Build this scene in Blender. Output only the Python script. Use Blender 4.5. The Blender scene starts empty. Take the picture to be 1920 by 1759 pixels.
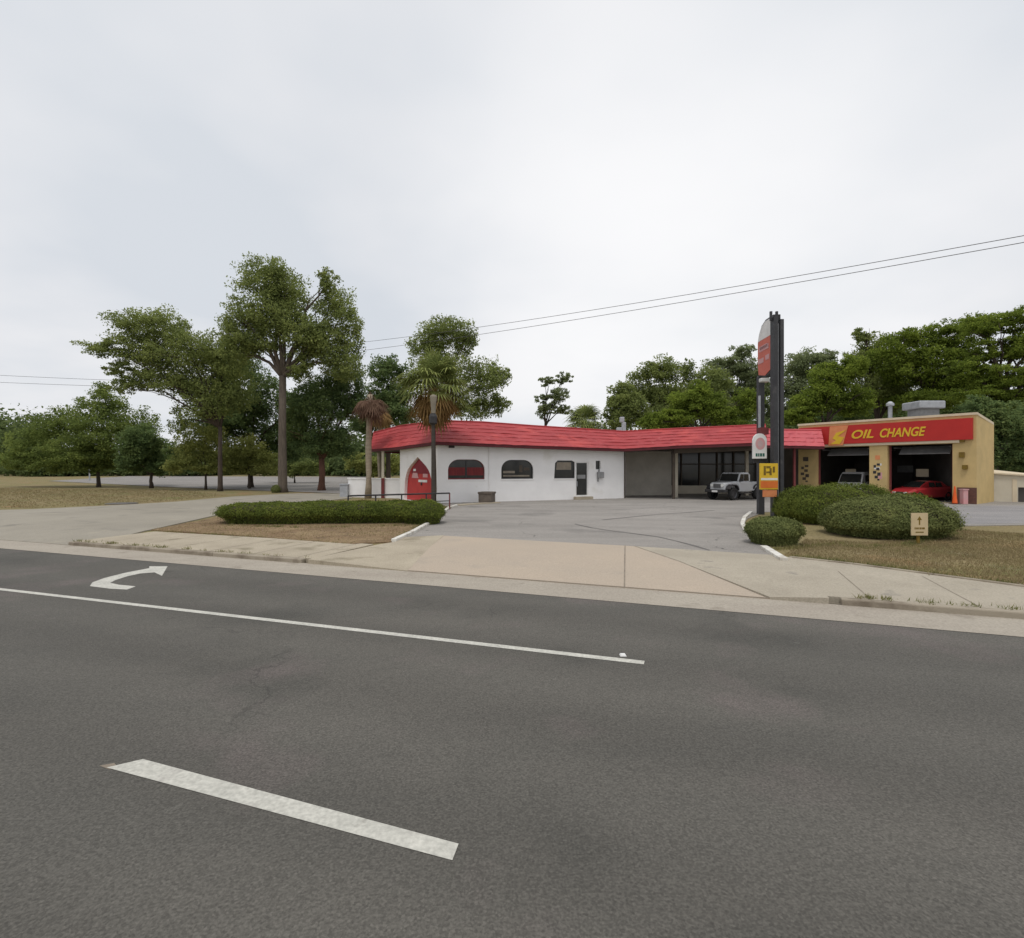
import bpy, bmesh, math, random
import numpy as np
from mathutils import Vector, Matrix
from mathutils.geometry import tessellate_polygon

S = bpy.context.scene
COL = S.collection
R = math.radians
CAM_H, F, CX, CY = 2.5, 1000.0, 960.0, 879.5

# ------------------------------------------------------------------ camera
cd = bpy.data.cameras.new("camera"); cam = bpy.data.objects.new("camera", cd); COL.objects.link(cam)
cd.sensor_width = 36; cd.lens = 36 * F / 1920; cd.clip_start = 0.1; cd.clip_end = 6000
cam.location = (0, 0, CAM_H); cam.rotation_euler = (R(90), 0, 0)
S.camera = cam
S.view_settings.view_transform = 'Standard'; S.view_settings.look = 'None'
S.view_settings.exposure = 0.0; S.view_settings.gamma = 1
S.cycles.max_bounces = 6; S.cycles.transparent_max_bounces = 8

# ------------------------------------------------------------------ sky: overcast cloud deck over a Nishita sky
SUN_EL, SUN_AZ = 70.0, 190.0           # azimuth clockwise from +Y: behind and a little left of the camera
W = bpy.data.worlds.new("World"); S.world = W; W.use_nodes = True
nt = W.node_tree; N = nt.nodes; L = nt.links; N.clear()
def nd(tree, t, **kw):
    n = tree.nodes.new(t)
    for k, v in kw.items(): setattr(n, k, v)
    return n
out = nd(nt, 'ShaderNodeOutputWorld'); bg = nd(nt, 'ShaderNodeBackground'); bg.inputs[1].default_value = 0.1
sky = nd(nt, 'ShaderNodeTexSky', sky_type='NISHITA', sun_disc=False)
sky.sun_elevation = R(SUN_EL); sky.sun_rotation = R(SUN_AZ)
tc = nd(nt, 'ShaderNodeTexCoord')
sep = nd(nt, 'ShaderNodeSeparateXYZ'); L.new(tc.outputs['Generated'], sep.inputs[0])
def mth(op, a, b=None, tree=nt):
    m = nd(tree, 'ShaderNodeMath', operation=op)
    for i, v in enumerate((a, b)):
        if v is None: continue
        if isinstance(v, (int, float)): m.inputs[i].default_value = v
        else: tree.links.new(v, m.inputs[i])
    return m.outputs[0]
zc = mth('ADD', mth('MAXIMUM', sep.outputs[2], 0.0), 0.22)
cmb = nd(nt, 'ShaderNodeCombineXYZ')
L.new(mth('DIVIDE', sep.outputs[0], zc), cmb.inputs[0]); L.new(mth('DIVIDE', sep.outputs[1], zc), cmb.inputs[1])
def wnoise(scale, detail, loc):
    mp = nd(nt, 'ShaderNodeMapping'); mp.inputs['Location'].default_value = loc
    L.new(cmb.outputs[0], mp.inputs[0])
    n = nd(nt, 'ShaderNodeTexNoise'); n.inputs['Scale'].default_value = scale; n.inputs['Detail'].default_value = detail
    n.inputs['Roughness'].default_value = 0.48
    L.new(mp.outputs[0], n.inputs['Vector']); return n.outputs[0]
n1 = wnoise(1.05, 4, (3.1, 1.7, 0)); n2 = wnoise(0.55, 2, (8.4, 2.2, 0))
ramp = nd(nt, 'ShaderNodeValToRGB'); L.new(n1, ramp.inputs[0])
e = ramp.color_ramp.elements
e[0].position = 0.38; e[0].color = (0.70, 0.735, 0.785, 1)
e[1].position = 0.64; e[1].color = (0.865, 0.865, 0.885, 1)
# thin bright place where the sun stands behind the deck, ahead and to the right
vd = nd(nt, 'ShaderNodeVectorMath', operation='DOT_PRODUCT'); L.new(tc.outputs['Generated'], vd.inputs[0])
bd = Vector((0.30, 1.0, 0.44)).normalized(); vd.inputs[1].default_value = bd
mr = nd(nt, 'ShaderNodeMapRange'); mr.inputs['From Min'].default_value = 0.86; mr.inputs['From Max'].default_value = 1.0
mr.interpolation_type = 'SMOOTHSTEP'; L.new(vd.outputs['Value'], mr.inputs[0])
br = nd(nt, 'ShaderNodeMix', data_type='RGBA'); L.new(mth('MULTIPLY', mr.outputs[0], mth('ADD', 0.25, mth('MULTIPLY', n1, 1.0))), br.inputs[0])
L.new(ramp.outputs[0], br.inputs[6]); br.inputs[7].default_value = (0.99, 0.99, 1.0, 1)
# bring the cloud radiance to the sky's scale (the Background runs at 0.1)
sc = nd(nt, 'ShaderNodeVectorMath', operation='SCALE'); sc.inputs['Scale'].default_value = 10.0
L.new(br.outputs[2], sc.inputs[0])
mx = nd(nt, 'ShaderNodeMix', data_type='RGBA')
cov = nd(nt, 'ShaderNodeMapRange'); cov.inputs['From Min'].default_value = 0.3; cov.inputs['From Max'].default_value = 0.6
cov.inputs['To Min'].default_value = 0.93; cov.inputs['To Max'].default_value = 0.985; L.new(n2, cov.inputs[0])
L.new(cov.outputs[0], mx.inputs[0]); L.new(sky.outputs[0], mx.inputs[6]); L.new(sc.outputs[0], mx.inputs[7])
L.new(mx.outputs[2], bg.inputs[0]); L.new(bg.outputs[0], out.inputs[0])

# ------------------------------------------------------------------ sun, softened by the cloud
ld = bpy.data.lights.new("sun", 'SUN'); ld.energy = 1.5; ld.angle = R(16); ld.color = (1.0, 0.965, 0.92)
sun = bpy.data.objects.new("sun", ld); COL.objects.link(sun)
az, el = R(SUN_AZ), R(SUN_EL)
sd = Vector((math.sin(az) * math.cos(el), math.cos(az) * math.cos(el), math.sin(el)))
sun.rotation_euler = sd.to_track_quat('Z', 'Y').to_euler(); sun.location = (0, -20, 40)

# ------------------------------------------------------------------ survey helpers (photograph measurements -> metres)
TH = R(20.5); NV = Vector((math.sin(TH), math.cos(TH))); UV = Vector((math.cos(TH), -math.sin(TH))); VC = 10.1
def vof(x, y): return NV.x * x + NV.y * y - VC
def uof(x, y): return UV.x * x + UV.y * y
def xy(u, v): p = UV * u + NV * (v + VC); return (p.x, p.y)
BREAK, SLOPE = 36.0, 0.015
def zg(x, y):                                   # finished level of the land
    v = vof(x, y)
    if v <= 1.1: return 0.0
    if v <= 4: return 0.15 * (v - 1.1) / 2.9
    return 0.15 + SLOPE * min(max(0, v - BREAK), 120)
def P(x, y, d): return Vector(((x - CX) / F * d, d, CAM_H - (y - CY) / F * d))
def G(x, y, z=0.15):
    d = (CAM_H - z) * F / (y - CY); return Vector(((x - CX) / F * d, d, z))
def GT(x, y):
    z = 0.15
    for _ in range(30):
        p = G(x, y, z); z = 0.5 * z + 0.5 * zg(p.x, p.y)
    return Vector((p.x, p.y, z))
def X(x, d): return (x - CX) / F * d
def H(y, d): return CAM_H - (y - CY) / F * d

# ------------------------------------------------------------------ materials
def ln(c):                                       # sRGB 0-255 -> linear
    return tuple(((v / 255 / 12.92) if v / 255 <= 0.04045 else ((v / 255 + 0.055) / 1.055) ** 2.4) for v in c)
def rgba(c): return (c[0], c[1], c[2], 1)
def mat(name, c1, c2=None, scale=4, detail=5, rough=0.8, bump=0, bscale=None, spec=0.3, metal=0, stretch=(1, 1, 1),
        fine=0, fscale=90, rot=0, lo=0.35, hi=0.65, spots=None, coat=0):
    m = bpy.data.materials.new(name); m.use_nodes = True; t = m.node_tree
    b = t.nodes['Principled BSDF']; b.inputs['Roughness'].default_value = rough
    b.inputs['Specular IOR Level'].default_value = spec; b.inputs['Metallic'].default_value = metal
    b.inputs['Coat Weight'].default_value = coat
    c2 = c2 or tuple(v * 0.8 for v in c1)
    tcn = nd(t, 'ShaderNodeTexCoord'); mp = nd(t, 'ShaderNodeMapping')
    mp.inputs['Scale'].default_value = stretch; mp.inputs['Rotation'].default_value = (0, 0, rot)
    t.links.new(tcn.outputs['Object'], mp.inputs[0])
    n = nd(t, 'ShaderNodeTexNoise'); n.inputs['Scale'].default_value = scale; n.inputs['Detail'].default_value = detail
    n.inputs['Roughness'].default_value = 0.6; t.links.new(mp.outputs[0], n.inputs['Vector'])
    rp = nd(t, 'ShaderNodeValToRGB'); t.links.new(n.outputs[0], rp.inputs[0])
    rp.color_ramp.elements[0].position = lo; rp.color_ramp.elements[1].position = hi
    rp.color_ramp.elements[0].color = rgba(c1); rp.color_ramp.elements[1].color = rgba(c2)
    col = rp.outputs[0]
    if spots:                                    # (colour, scale, threshold): blotches of another colour
        for (sc_, ss, thr) in spots:
            n3 = nd(t, 'ShaderNodeTexNoise'); n3.inputs['Scale'].default_value = ss; n3.inputs['Detail'].default_value = 4
            t.links.new(tcn.outputs['Object'], n3.inputs['Vector'])
            r3 = nd(t, 'ShaderNodeMapRange'); r3.inputs['From Min'].default_value = thr; r3.inputs['From Max'].default_value = thr + 0.13
            t.links.new(n3.outputs[0], r3.inputs[0])
            x3 = nd(t, 'ShaderNodeMix', data_type='RGBA'); t.links.new(r3.outputs[0], x3.inputs[0])
            t.links.new(col, x3.inputs[6]); x3.inputs[7].default_value = rgba(sc_); col = x3.outputs[2]
    if fine:
        n4 = nd(t, 'ShaderNodeTexNoise'); n4.inputs['Scale'].default_value = fscale; n4.inputs['Detail'].default_value = 2
        t.links.new(tcn.outputs['Object'], n4.inputs['Vector'])
        r4 = nd(t, 'ShaderNodeMapRange'); r4.inputs['From Min'].default_value = 0.3; r4.inputs['From Max'].default_value = 0.7
        r4.inputs['To Min'].default_value = 1 - fine; r4.inputs['To Max'].default_value = 1 + fine
        t.links.new(n4.outputs[0], r4.inputs[0])
        v4 = nd(t, 'ShaderNodeVectorMath', operation='SCALE'); t.links.new(col, v4.inputs[0]); t.links.new(r4.outputs[0], v4.inputs['Scale'])
        col = v4.outputs[0]
    t.links.new(col, b.inputs['Base Color'])
    if bump:
        n5 = nd(t, 'ShaderNodeTexNoise'); n5.inputs['Scale'].default_value = bscale or scale * 8; n5.inputs['Detail'].default_value = 4
        t.links.new(tcn.outputs['Object'], n5.inputs['Vector'])
        bp = nd(t, 'ShaderNodeBump'); bp.inputs['Strength'].default_value = bump; bp.inputs['Distance'].default_value = 0.02
        t.links.new(n5.outputs[0], bp.inputs['Height']); t.links.new(bp.outputs[0], b.inputs['Normal'])
    return m
def leafmat(name, cols, trans=0.5, nscale=0.45):
    m = bpy.data.materials.new(name); m.use_nodes = True; t = m.node_tree; t.nodes.clear()
    o = nd(t, 'ShaderNodeOutputMaterial'); d = nd(t, 'ShaderNodeBsdfDiffuse'); tr = nd(t, 'ShaderNodeBsdfTranslucent')
    mxs = nd(t, 'ShaderNodeMixShader'); mxs.inputs[0].default_value = trans
    g = nd(t, 'ShaderNodeNewGeometry'); tcn = nd(t, 'ShaderNodeTexCoord')
    n = nd(t, 'ShaderNodeTexNoise'); n.inputs['Scale'].default_value = nscale; n.inputs['Detail'].default_value = 3
    t.links.new(tcn.outputs['Object'], n.inputs['Vector'])
    a = mth('ADD', mth('MULTIPLY', g.outputs['Random Per Island'], 0.45, t), mth('MULTIPLY', n.outputs[0], 1.1, t), t)
    a = mth('SUBTRACT', a, 0.27, t)
    rp = nd(t, 'ShaderNodeValToRGB'); t.links.new(a, rp.inputs[0])
    els = rp.color_ramp.elements
    while len(els) < len(cols): els.new(0.5)
    for i, c in enumerate(cols): els[i].position = 0.1 + 0.8 * i / (len(cols) - 1); els[i].color = rgba(c)
    t.links.new(rp.outputs[0], d.inputs[0]); t.links.new(rp.outputs[0], tr.inputs[0])
    t.links.new(d.outputs[0], mxs.inputs[1]); t.links.new(tr.outputs[0], mxs.inputs[2]); t.links.new(mxs.outputs[0], o.inputs[0])
    return m
def asphalt(name, base, warm, crack=0.5, fine=0.3, wheel_=0.07, spots=None):
    m = mat(name, base, warm, scale=0.35, detail=6, rough=0.85, bump=0.35, bscale=70, spec=0.25, stretch=(0.45, 1.3, 1), rot=TH, fine=fine, fscale=55, spots=spots)
    t = m.node_tree; b = t.nodes['Principled BSDF']; src = b.inputs['Base Color'].links[0].from_socket
    tcn = nd(t, 'ShaderNodeTexCoord')
    # stones in the binder
    vo = nd(t, 'ShaderNodeTexVoronoi'); vo.inputs['Scale'].default_value = 60; t.links.new(tcn.outputs['Object'], vo.inputs['Vector'])
    sp = nd(t, 'ShaderNodeSeparateColor'); t.links.new(vo.outputs['Color'], sp.inputs[0])
    r1 = nd(t, 'ShaderNodeMapRange'); r1.inputs['To Min'].default_value = 0.80; r1.inputs['To Max'].default_value = 1.2
    t.links.new(sp.outputs[0], r1.inputs[0])
    v1 = nd(t, 'ShaderNodeVectorMath', operation='SCALE'); t.links.new(src, v1.inputs[0]); t.links.new(r1.outputs[0], v1.inputs['Scale'])
    # worn wheel paths, along the road
    mp = nd(t, 'ShaderNodeMapping'); mp.inputs['Rotation'].default_value = (0, 0, TH); t.links.new(tcn.outputs['Object'], mp.inputs[0])
    se = nd(t, 'ShaderNodeSeparateXYZ'); t.links.new(mp.outputs[0], se.inputs[0])
    wv = mth('SINE', mth('MULTIPLY', se.outputs[1], 3.4, t), None, t)
    nz = nd(t, 'ShaderNodeTexNoise'); nz.inputs['Scale'].default_value = 0.25; t.links.new(tcn.outputs['Object'], nz.inputs['Vector'])
    r2 = nd(t, 'ShaderNodeMapRange'); r2.inputs['From Min'].default_value = -1; r2.inputs['To Min'].default_value = 1 - wheel_; r2.inputs['To Max'].default_value = 1 + wheel_
    t.links.new(mth('MULTIPLY', wv, mth('MULTIPLY', nz.outputs[0], 1.6, t), t), r2.inputs[0])
    v2 = nd(t, 'ShaderNodeVectorMath', operation='SCALE'); t.links.new(v1.outputs[0], v2.inputs[0]); t.links.new(r2.outputs[0], v2.inputs['Scale'])
    # fine cracks
    nw = nd(t, 'ShaderNodeTexNoise'); nw.inputs['Scale'].default_value = 1.3; nw.inputs['Detail'].default_value = 5; t.links.new(tcn.outputs['Object'], nw.inputs['Vector'])
    av = nd(t, 'ShaderNodeVectorMath', operation='ADD'); sv = nd(t, 'ShaderNodeVectorMath', operation='SCALE'); sv.inputs['Scale'].default_value = 0.9
    t.links.new(nw.outputs['Color'], sv.inputs[0]); t.links.new(tcn.outputs['Object'], av.inputs[0]); t.links.new(sv.outputs[0], av.inputs[1])
    ve = nd(t, 'ShaderNodeTexVoronoi', feature='DISTANCE_TO_EDGE'); ve.inputs['Scale'].default_value = 0.28; t.links.new(av.outputs[0], ve.inputs['Vector'])
    r3 = nd(t, 'ShaderNodeMapRange'); r3.inputs['From Max'].default_value = 0.006; r3.inputs['To Min'].default_value = 1; r3.inputs['To Max'].default_value = 0
    t.links.new(ve.outputs['Distance'], r3.inputs[0])
    nm = nd(t, 'ShaderNodeTexNoise'); nm.inputs['Scale'].default_value = 0.4; t.links.new(tcn.outputs['Object'], nm.inputs['Vector'])
    r4 = nd(t, 'ShaderNodeMapRange'); r4.inputs['From Min'].default_value = 0.5; r4.inputs['From Max'].default_value = 0.62; r4.inputs['To Max'].default_value = crack
    t.links.new(nm.outputs[0], r4.inputs[0])
    x = nd(t, 'ShaderNodeMix', data_type='RGBA'); t.links.new(mth('MULTIPLY', r3.outputs[0], r4.outputs[0], t), x.inputs[0])
    t.links.new(v2.outputs[0], x.inputs[6]); x.inputs[7].default_value = (0.03, 0.028, 0.026, 1)
    t.links.new(x.outputs[2], b.inputs['Base Color'])
    return m
M = {}
M['road'] = asphalt('road_asphalt', (0.091, 0.086, 0.075), (0.112, 0.104, 0.090), 0.45, 0.22, 0.09, [((0.082, 0.078, 0.068), 0.4, 0.54), ((0.124, 0.108, 0.098), 0.55, 0.56), ((0.066, 0.062, 0.055), 2.2, 0.70), ((0.13, 0.124, 0.108), 5, 0.68)])
M['lot'] = asphalt('lot_asphalt', (0.25, 0.232, 0.21), (0.315, 0.292, 0.265), 0.8, 0.14, 0.015, [((0.20, 0.186, 0.17), 0.28, 0.56), ((0.17, 0.158, 0.145), 0.9, 0.66)])
M['lotblue'] = asphalt('side_asphalt', (0.235, 0.225, 0.222), (0.29, 0.275, 0.265), 0.5, 0.14, 0.02)
M['apron'] = mat('apron_concrete', (0.43, 0.355, 0.275), (0.40, 0.335, 0.265), 0.45, 7, 0.9, 0.2, 40, fine=0.10, fscale=30, spots=[((0.36, 0.31, 0.25), 0.7, 0.6)])
M['flare'] = mat('flare_concrete', (0.34, 0.30, 0.235), (0.40, 0.355, 0.28), 0.8, 7, 0.9, 0.2, 40, fine=0.14, fscale=30, spots=[((0.22, 0.2, 0.17), 1.6, 0.62)])
M['walk'] = mat('sidewalk_concrete', (0.35, 0.30, 0.225), (0.42, 0.365, 0.275), 0.7, 7, 0.9, 0.25, 40, fine=0.15, fscale=30, spots=[((0.25, 0.215, 0.15), 1.1, 0.58)])
M['gutter'] = mat('gutter_concrete', (0.325, 0.285, 0.235), (0.375, 0.335, 0.275), 0.9, 7, 0.9, 0.2, 40, fine=0.14, fscale=30, spots=[((0.27, 0.235, 0.19), 1.5, 0.6)], stretch=(0.4, 1.5, 1), rot=TH)
M['kerb'] = mat('kerb_concrete', (0.33, 0.285, 0.22), (0.19, 0.155, 0.115), 1.4, 6, 0.9, 0.3, 30, lo=0.45, hi=0.62)
M['drive'] = mat('drive_concrete', (0.265, 0.24, 0.195), (0.325, 0.295, 0.24), 0.25, 7, 0.9, 0.2, 40, fine=0.12, fscale=25, spots=[((0.215, 0.197, 0.163), 0.5, 0.56), ((0.36, 0.32, 0.25), 0.8, 0.62)])
M['farlot'] = asphalt('far_lot_asphalt', (0.20, 0.185, 0.17), (0.27, 0.25, 0.23), 0.5, 0.1, 0.02)
M['whitekerb'] = mat('painted_kerb', (0.70, 0.68, 0.62), (0.42, 0.38, 0.32), 2.6, 7, 0.85, 0.3, 30, lo=0.42, hi=0.66)
M['joint'] = mat('joint_filler', (0.19, 0.155, 0.12), (0.26, 0.22, 0.17), 3)
M['paint'] = mat('road_paint', (0.55, 0.535, 0.475), (0.45, 0.44, 0.39), 3, 6, 0.75, 0.3, 60, fine=0.16, fscale=25, spots=[((0.30, 0.285, 0.25), 7, 0.63), ((0.42, 0.40, 0.36), 2.2, 0.6)])
M['ground'] = mat('dry_grass_ground', (0.235, 0.185, 0.10), (0.20, 0.17, 0.08), 0.22, 8, 1.0, 0.5, 25, fine=0.25, fscale=12, spots=[((0.27, 0.17, 0.085), 0.33, 0.58), ((0.15, 0.165, 0.06), 0.45, 0.56), ((0.27, 0.225, 0.15), 0.9, 0.60)], spec=0.1)
M['mulch'] = mat('mulch_bed', (0.20, 0.135, 0.08), (0.26, 0.19, 0.11), 0.9, 8, 1.0, 0.6, 25, fine=0.3, fscale=14, spots=[((0.18, 0.125, 0.08), 1.6, 0.55)], spec=0.1)
M['stucco'] = mat('white_stucco', (0.88, 0.865, 0.85), (0.83, 0.815, 0.80), 0.9, 6, 0.9, 0.3, 28, spots=[((0.77, 0.75, 0.71), 0.7, 0.62), ((0.66, 0.63, 0.57), 2.1, 0.71)])
M['cream'] = mat('cream_paint', (0.62, 0.57, 0.46), (0.54, 0.49, 0.39), 1.0, 6, 0.85, 0.2, 25)
M['bay'] = mat('shaded_bay_paint', (0.54, 0.505, 0.44), (0.42, 0.39, 0.335), 0.8, 6, 0.9, 0.2, 25)  # darker cream, with the shade under the canopy put into the colour
M['tan'] = mat('tan_stucco', (0.60, 0.44, 0.20), (0.50, 0.37, 0.17), 1.0, 6, 0.88, 0.3, 25)
M['trim'] = mat('pale_trim', (0.70, 0.60, 0.43), (0.62, 0.52, 0.38), 1.4)
M['roof'] = mat('red_tile_metal', (0.40, 0.060, 0.063), (0.335, 0.048, 0.051), 1.1, 6, 0.6, 0.1, 12, 0.2, spots=[((0.47, 0.075, 0.07), 0.55, 0.55), ((0.29, 0.036, 0.04), 1.4, 0.58), ((0.42, 0.10, 0.095), 2.6, 0.63)], stretch=(0.25, 0.25, 3))
M['roofpink'] = mat('faded_red_metal', (0.54, 0.085, 0.095), (0.46, 0.065, 0.08), 1.1, 6, 0.45, 0.1, 12, 0.5)
M['roofedge'] = mat('dark_red_fascia', (0.10, 0.012, 0.016), (0.07, 0.01, 0.013), 2, rough=0.6)
M['soffit'] = mat('brown_soffit', (0.10, 0.08, 0.06), (0.07, 0.055, 0.045), 2)
M['flatroof'] = mat('flat_roof', (0.35, 0.33, 0.31), (0.28, 0.26, 0.25), 1)
M['glass'] = mat('dark_window_glass', (0.018, 0.02, 0.02), (0.035, 0.034, 0.03), 1.2, rough=0.12, spec=0.5)
M['redcloth'] = mat('red_curtain', (0.20, 0.032, 0.032), (0.12, 0.02, 0.022), 2, stretch=(6, 6, 0.6))
M['blind'] = mat('beige_blind', (0.30, 0.26, 0.2), (0.20, 0.17, 0.14), 2)
M['reddoor'] = mat('red_door_paint', (0.52, 0.045, 0.042), (0.44, 0.035, 0.036), 1.5, rough=0.5)
M['darkred'] = mat('dark_red_door_top', (0.25, 0.015, 0.03), (0.19, 0.012, 0.022), 2, rough=0.5)
M['white'] = mat('white_paint', (0.78, 0.77, 0.75), (0.66, 0.65, 0.63), 2, rough=0.6)
M['grey'] = mat('grey_metal', (0.30, 0.30, 0.30), (0.22, 0.22, 0.22), 3, rough=0.5)
M['galv'] = mat('galvanised_metal', (0.46, 0.47, 0.49), (0.36, 0.37, 0.39), 3, rough=0.45, metal=0.4)
M['black'] = mat('black_steel', (0.028, 0.028, 0.030), (0.045, 0.042, 0.042), 3, rough=0.5)
M['postgrey'] = mat('charcoal_post', (0.060, 0.060, 0.064), (0.036, 0.036, 0.040), 1.2, rough=0.55, spots=[((0.10, 0.095, 0.095), 1.3, 0.58)])
M['darkred_post'] = mat('maroon_post', (0.20, 0.05, 0.05), (0.15, 0.04, 0.04), 2)
M['signred'] = mat('sign_red', (0.60, 0.14, 0.09), (0.54, 0.115, 0.075), 1.5, rough=0.5)
M['fasciared'] = mat('fascia_red', (0.50, 0.030, 0.024), (0.44, 0.025, 0.022), 0.8, rough=0.5)
M['yellow'] = mat('sign_yellow', (0.72, 0.48, 0.035), (0.66, 0.42, 0.03), 2, rough=0.5)
M['orange'] = mat('sign_orange', (0.70, 0.19, 0.035), (0.62, 0.15, 0.03), 2, rough=0.5)
M['peach'] = mat('logo_peach', (0.70, 0.28, 0.12), (0.64, 0.22, 0.09), 2, rough=0.5)
M['olive'] = mat('sign_olive', (0.20, 0.13, 0.02), (0.16, 0.1, 0.02), 2)
M['greenink'] = mat('sign_green', (0.03, 0.12, 0.09), (0.02, 0.1, 0.08), 2)
M['pink'] = mat('faded_pink', (0.62, 0.30, 0.30), (0.56, 0.36, 0.36), 3)
M['beigesign'] = mat('beige_sign', (0.62, 0.49, 0.30), (0.55, 0.44, 0.27), 3)
M['brown'] = mat('brown_brick', (0.16, 0.075, 0.055), (0.11, 0.055, 0.045), 6)
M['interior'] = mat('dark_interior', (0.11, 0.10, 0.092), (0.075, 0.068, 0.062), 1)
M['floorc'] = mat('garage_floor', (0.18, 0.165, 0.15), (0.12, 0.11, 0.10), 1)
M['cone'] = mat('cone_orange', (0.75, 0.12, 0.02), (0.68, 0.1, 0.02), 3, rough=0.5)
M['rubber'] = mat('tyre_rubber', (0.018, 0.018, 0.018), (0.028, 0.027, 0.026), 6, rough=0.8)
M['rim'] = mat('wheel_rim', (0.10, 0.10, 0.105), (0.06, 0.06, 0.065), 3, rough=0.35, metal=0.6)
M['silver'] = mat('silver_car_paint', (0.50, 0.51, 0.52), (0.46, 0.47, 0.48), 2, rough=0.3, spec=0.5, coat=0.5)
M['redcar'] = mat('red_car_paint', (0.42, 0.03, 0.035), (0.36, 0.025, 0.03), 2, rough=0.3, spec=0.5, coat=0.5)
M['whitecar'] = mat('white_car_paint', (0.75, 0.75, 0.74), (0.68, 0.68, 0.67), 2, rough=0.3, spec=0.5, coat=0.5)
M['bluecar'] = mat('blue_grey_car_paint', (0.13, 0.15, 0.2), (0.1, 0.12, 0.17), 2, rough=0.3, spec=0.5, coat=0.5)
M['lamp'] = mat('lamp_lens', (0.75, 0.75, 0.72), (0.65, 0.65, 0.62), 2, rough=0.2, spec=0.5)
M['polebrown'] = mat('weathered_pole', (.075, .064, .052), (.05, .043, .036), 1.5, 6, .8, .3, 8, stretch=(1, 1, 4))
M['wiregrey'] = mat('wire_grey', (.12, .115, .115), (.1, .1, .1), 1)
M['palelamp'] = mat('frosted_lamp', (0.27, 0.235, 0.18), (0.21, 0.185, 0.14), 2, rough=0.5)
M['bark'] = mat('oak_bark', (0.135, 0.11, 0.085), (0.085, 0.068, 0.054), 2.5, 8, 0.95, 0.8, 9, stretch=(3, 3, 0.6))
M['barkdark'] = mat('dark_bark', (0.085, 0.065, 0.05), (0.055, 0.042, 0.034), 2.5, 8, 0.95, 0.8, 9, stretch=(3, 3, 0.6))
M['barkred'] = mat('reddish_bark', (0.15, 0.075, 0.05), (0.10, 0.05, 0.036), 2.5, 8, 0.95, 0.8, 9, stretch=(3, 3, 0.6))
M['palmbark'] = mat('palm_bark', (0.37, 0.31, 0.23), (0.27, 0.225, 0.165), 1.5, 8, 0.95, 0.6, 8, stretch=(1, 1, 5))
M['leaf_oak'] = leafmat('oak_leaf', [(0.141, 0.174, 0.066), (0.245, 0.290, 0.098), (0.385, 0.430, 0.141)])
M['leaf_dark'] = leafmat('dark_leaf', [(0.092, 0.138, 0.065), (0.162, 0.227, 0.088), (0.268, 0.330, 0.119)])
M['leaf_bright'] = leafmat('bright_leaf', [(0.089, 0.122, 0.031), (0.194, 0.255, 0.046), (0.346, 0.416, 0.075)])
M['leaf_mid'] = leafmat('mid_leaf', [(0.101, 0.138, 0.048), (0.191, 0.244, 0.070), (0.307, 0.360, 0.101)])
M['leaf_far'] = leafmat('far_leaf', [(0.09, 0.125, 0.055), (0.145, 0.19, 0.075), (0.22, 0.265, 0.10)], 0.5, 0.12)
M['leaf_yellow'] = leafmat('yellow_leaf', [(0.221, 0.247, 0.086), (0.325, 0.351, 0.111), (0.442, 0.455, 0.150)])
M['leaf_grey'] = leafmat('grey_green_leaf', [(0.172, 0.206, 0.108), (0.254, 0.299, 0.149), (0.359, 0.397, 0.202)])
M['leaf_hedge'] = leafmat('hedge_leaf', [(0.061, 0.081, 0.023), (0.116, 0.146, 0.033), (0.193, 0.215, 0.047)], 0.2, 1.2)
M['leaf_shrub'] = leafmat('shrub_leaf', [(0.098, 0.117, 0.042), (0.156, 0.179, 0.066), (0.224, 0.234, 0.082)], 0.2, 1.2)
M['palm_green'] = leafmat('palm_frond', [(0.137, 0.170, 0.058), (0.227, 0.268, 0.087), (0.342, 0.364, 0.125)], 0.3, 0.8)
M['palm_dead'] = leafmat('dead_frond', [(0.162, 0.095, 0.041), (0.270, 0.169, 0.068), (0.378, 0.257, 0.115)], 0.25, 0.8)
M['palm_rust'] = leafmat('rust_frond', [(0.085, 0.052, 0.038), (0.145, 0.088, 0.062), (0.22, 0.145, 0.10)], 0.25, 0.8)
M['blade'] = leafmat('dry_grass_blade', [(0.244, 0.196, 0.104), (0.326, 0.259, 0.148), (0.244, 0.222, 0.096)], 0.3, 0.6)

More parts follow.
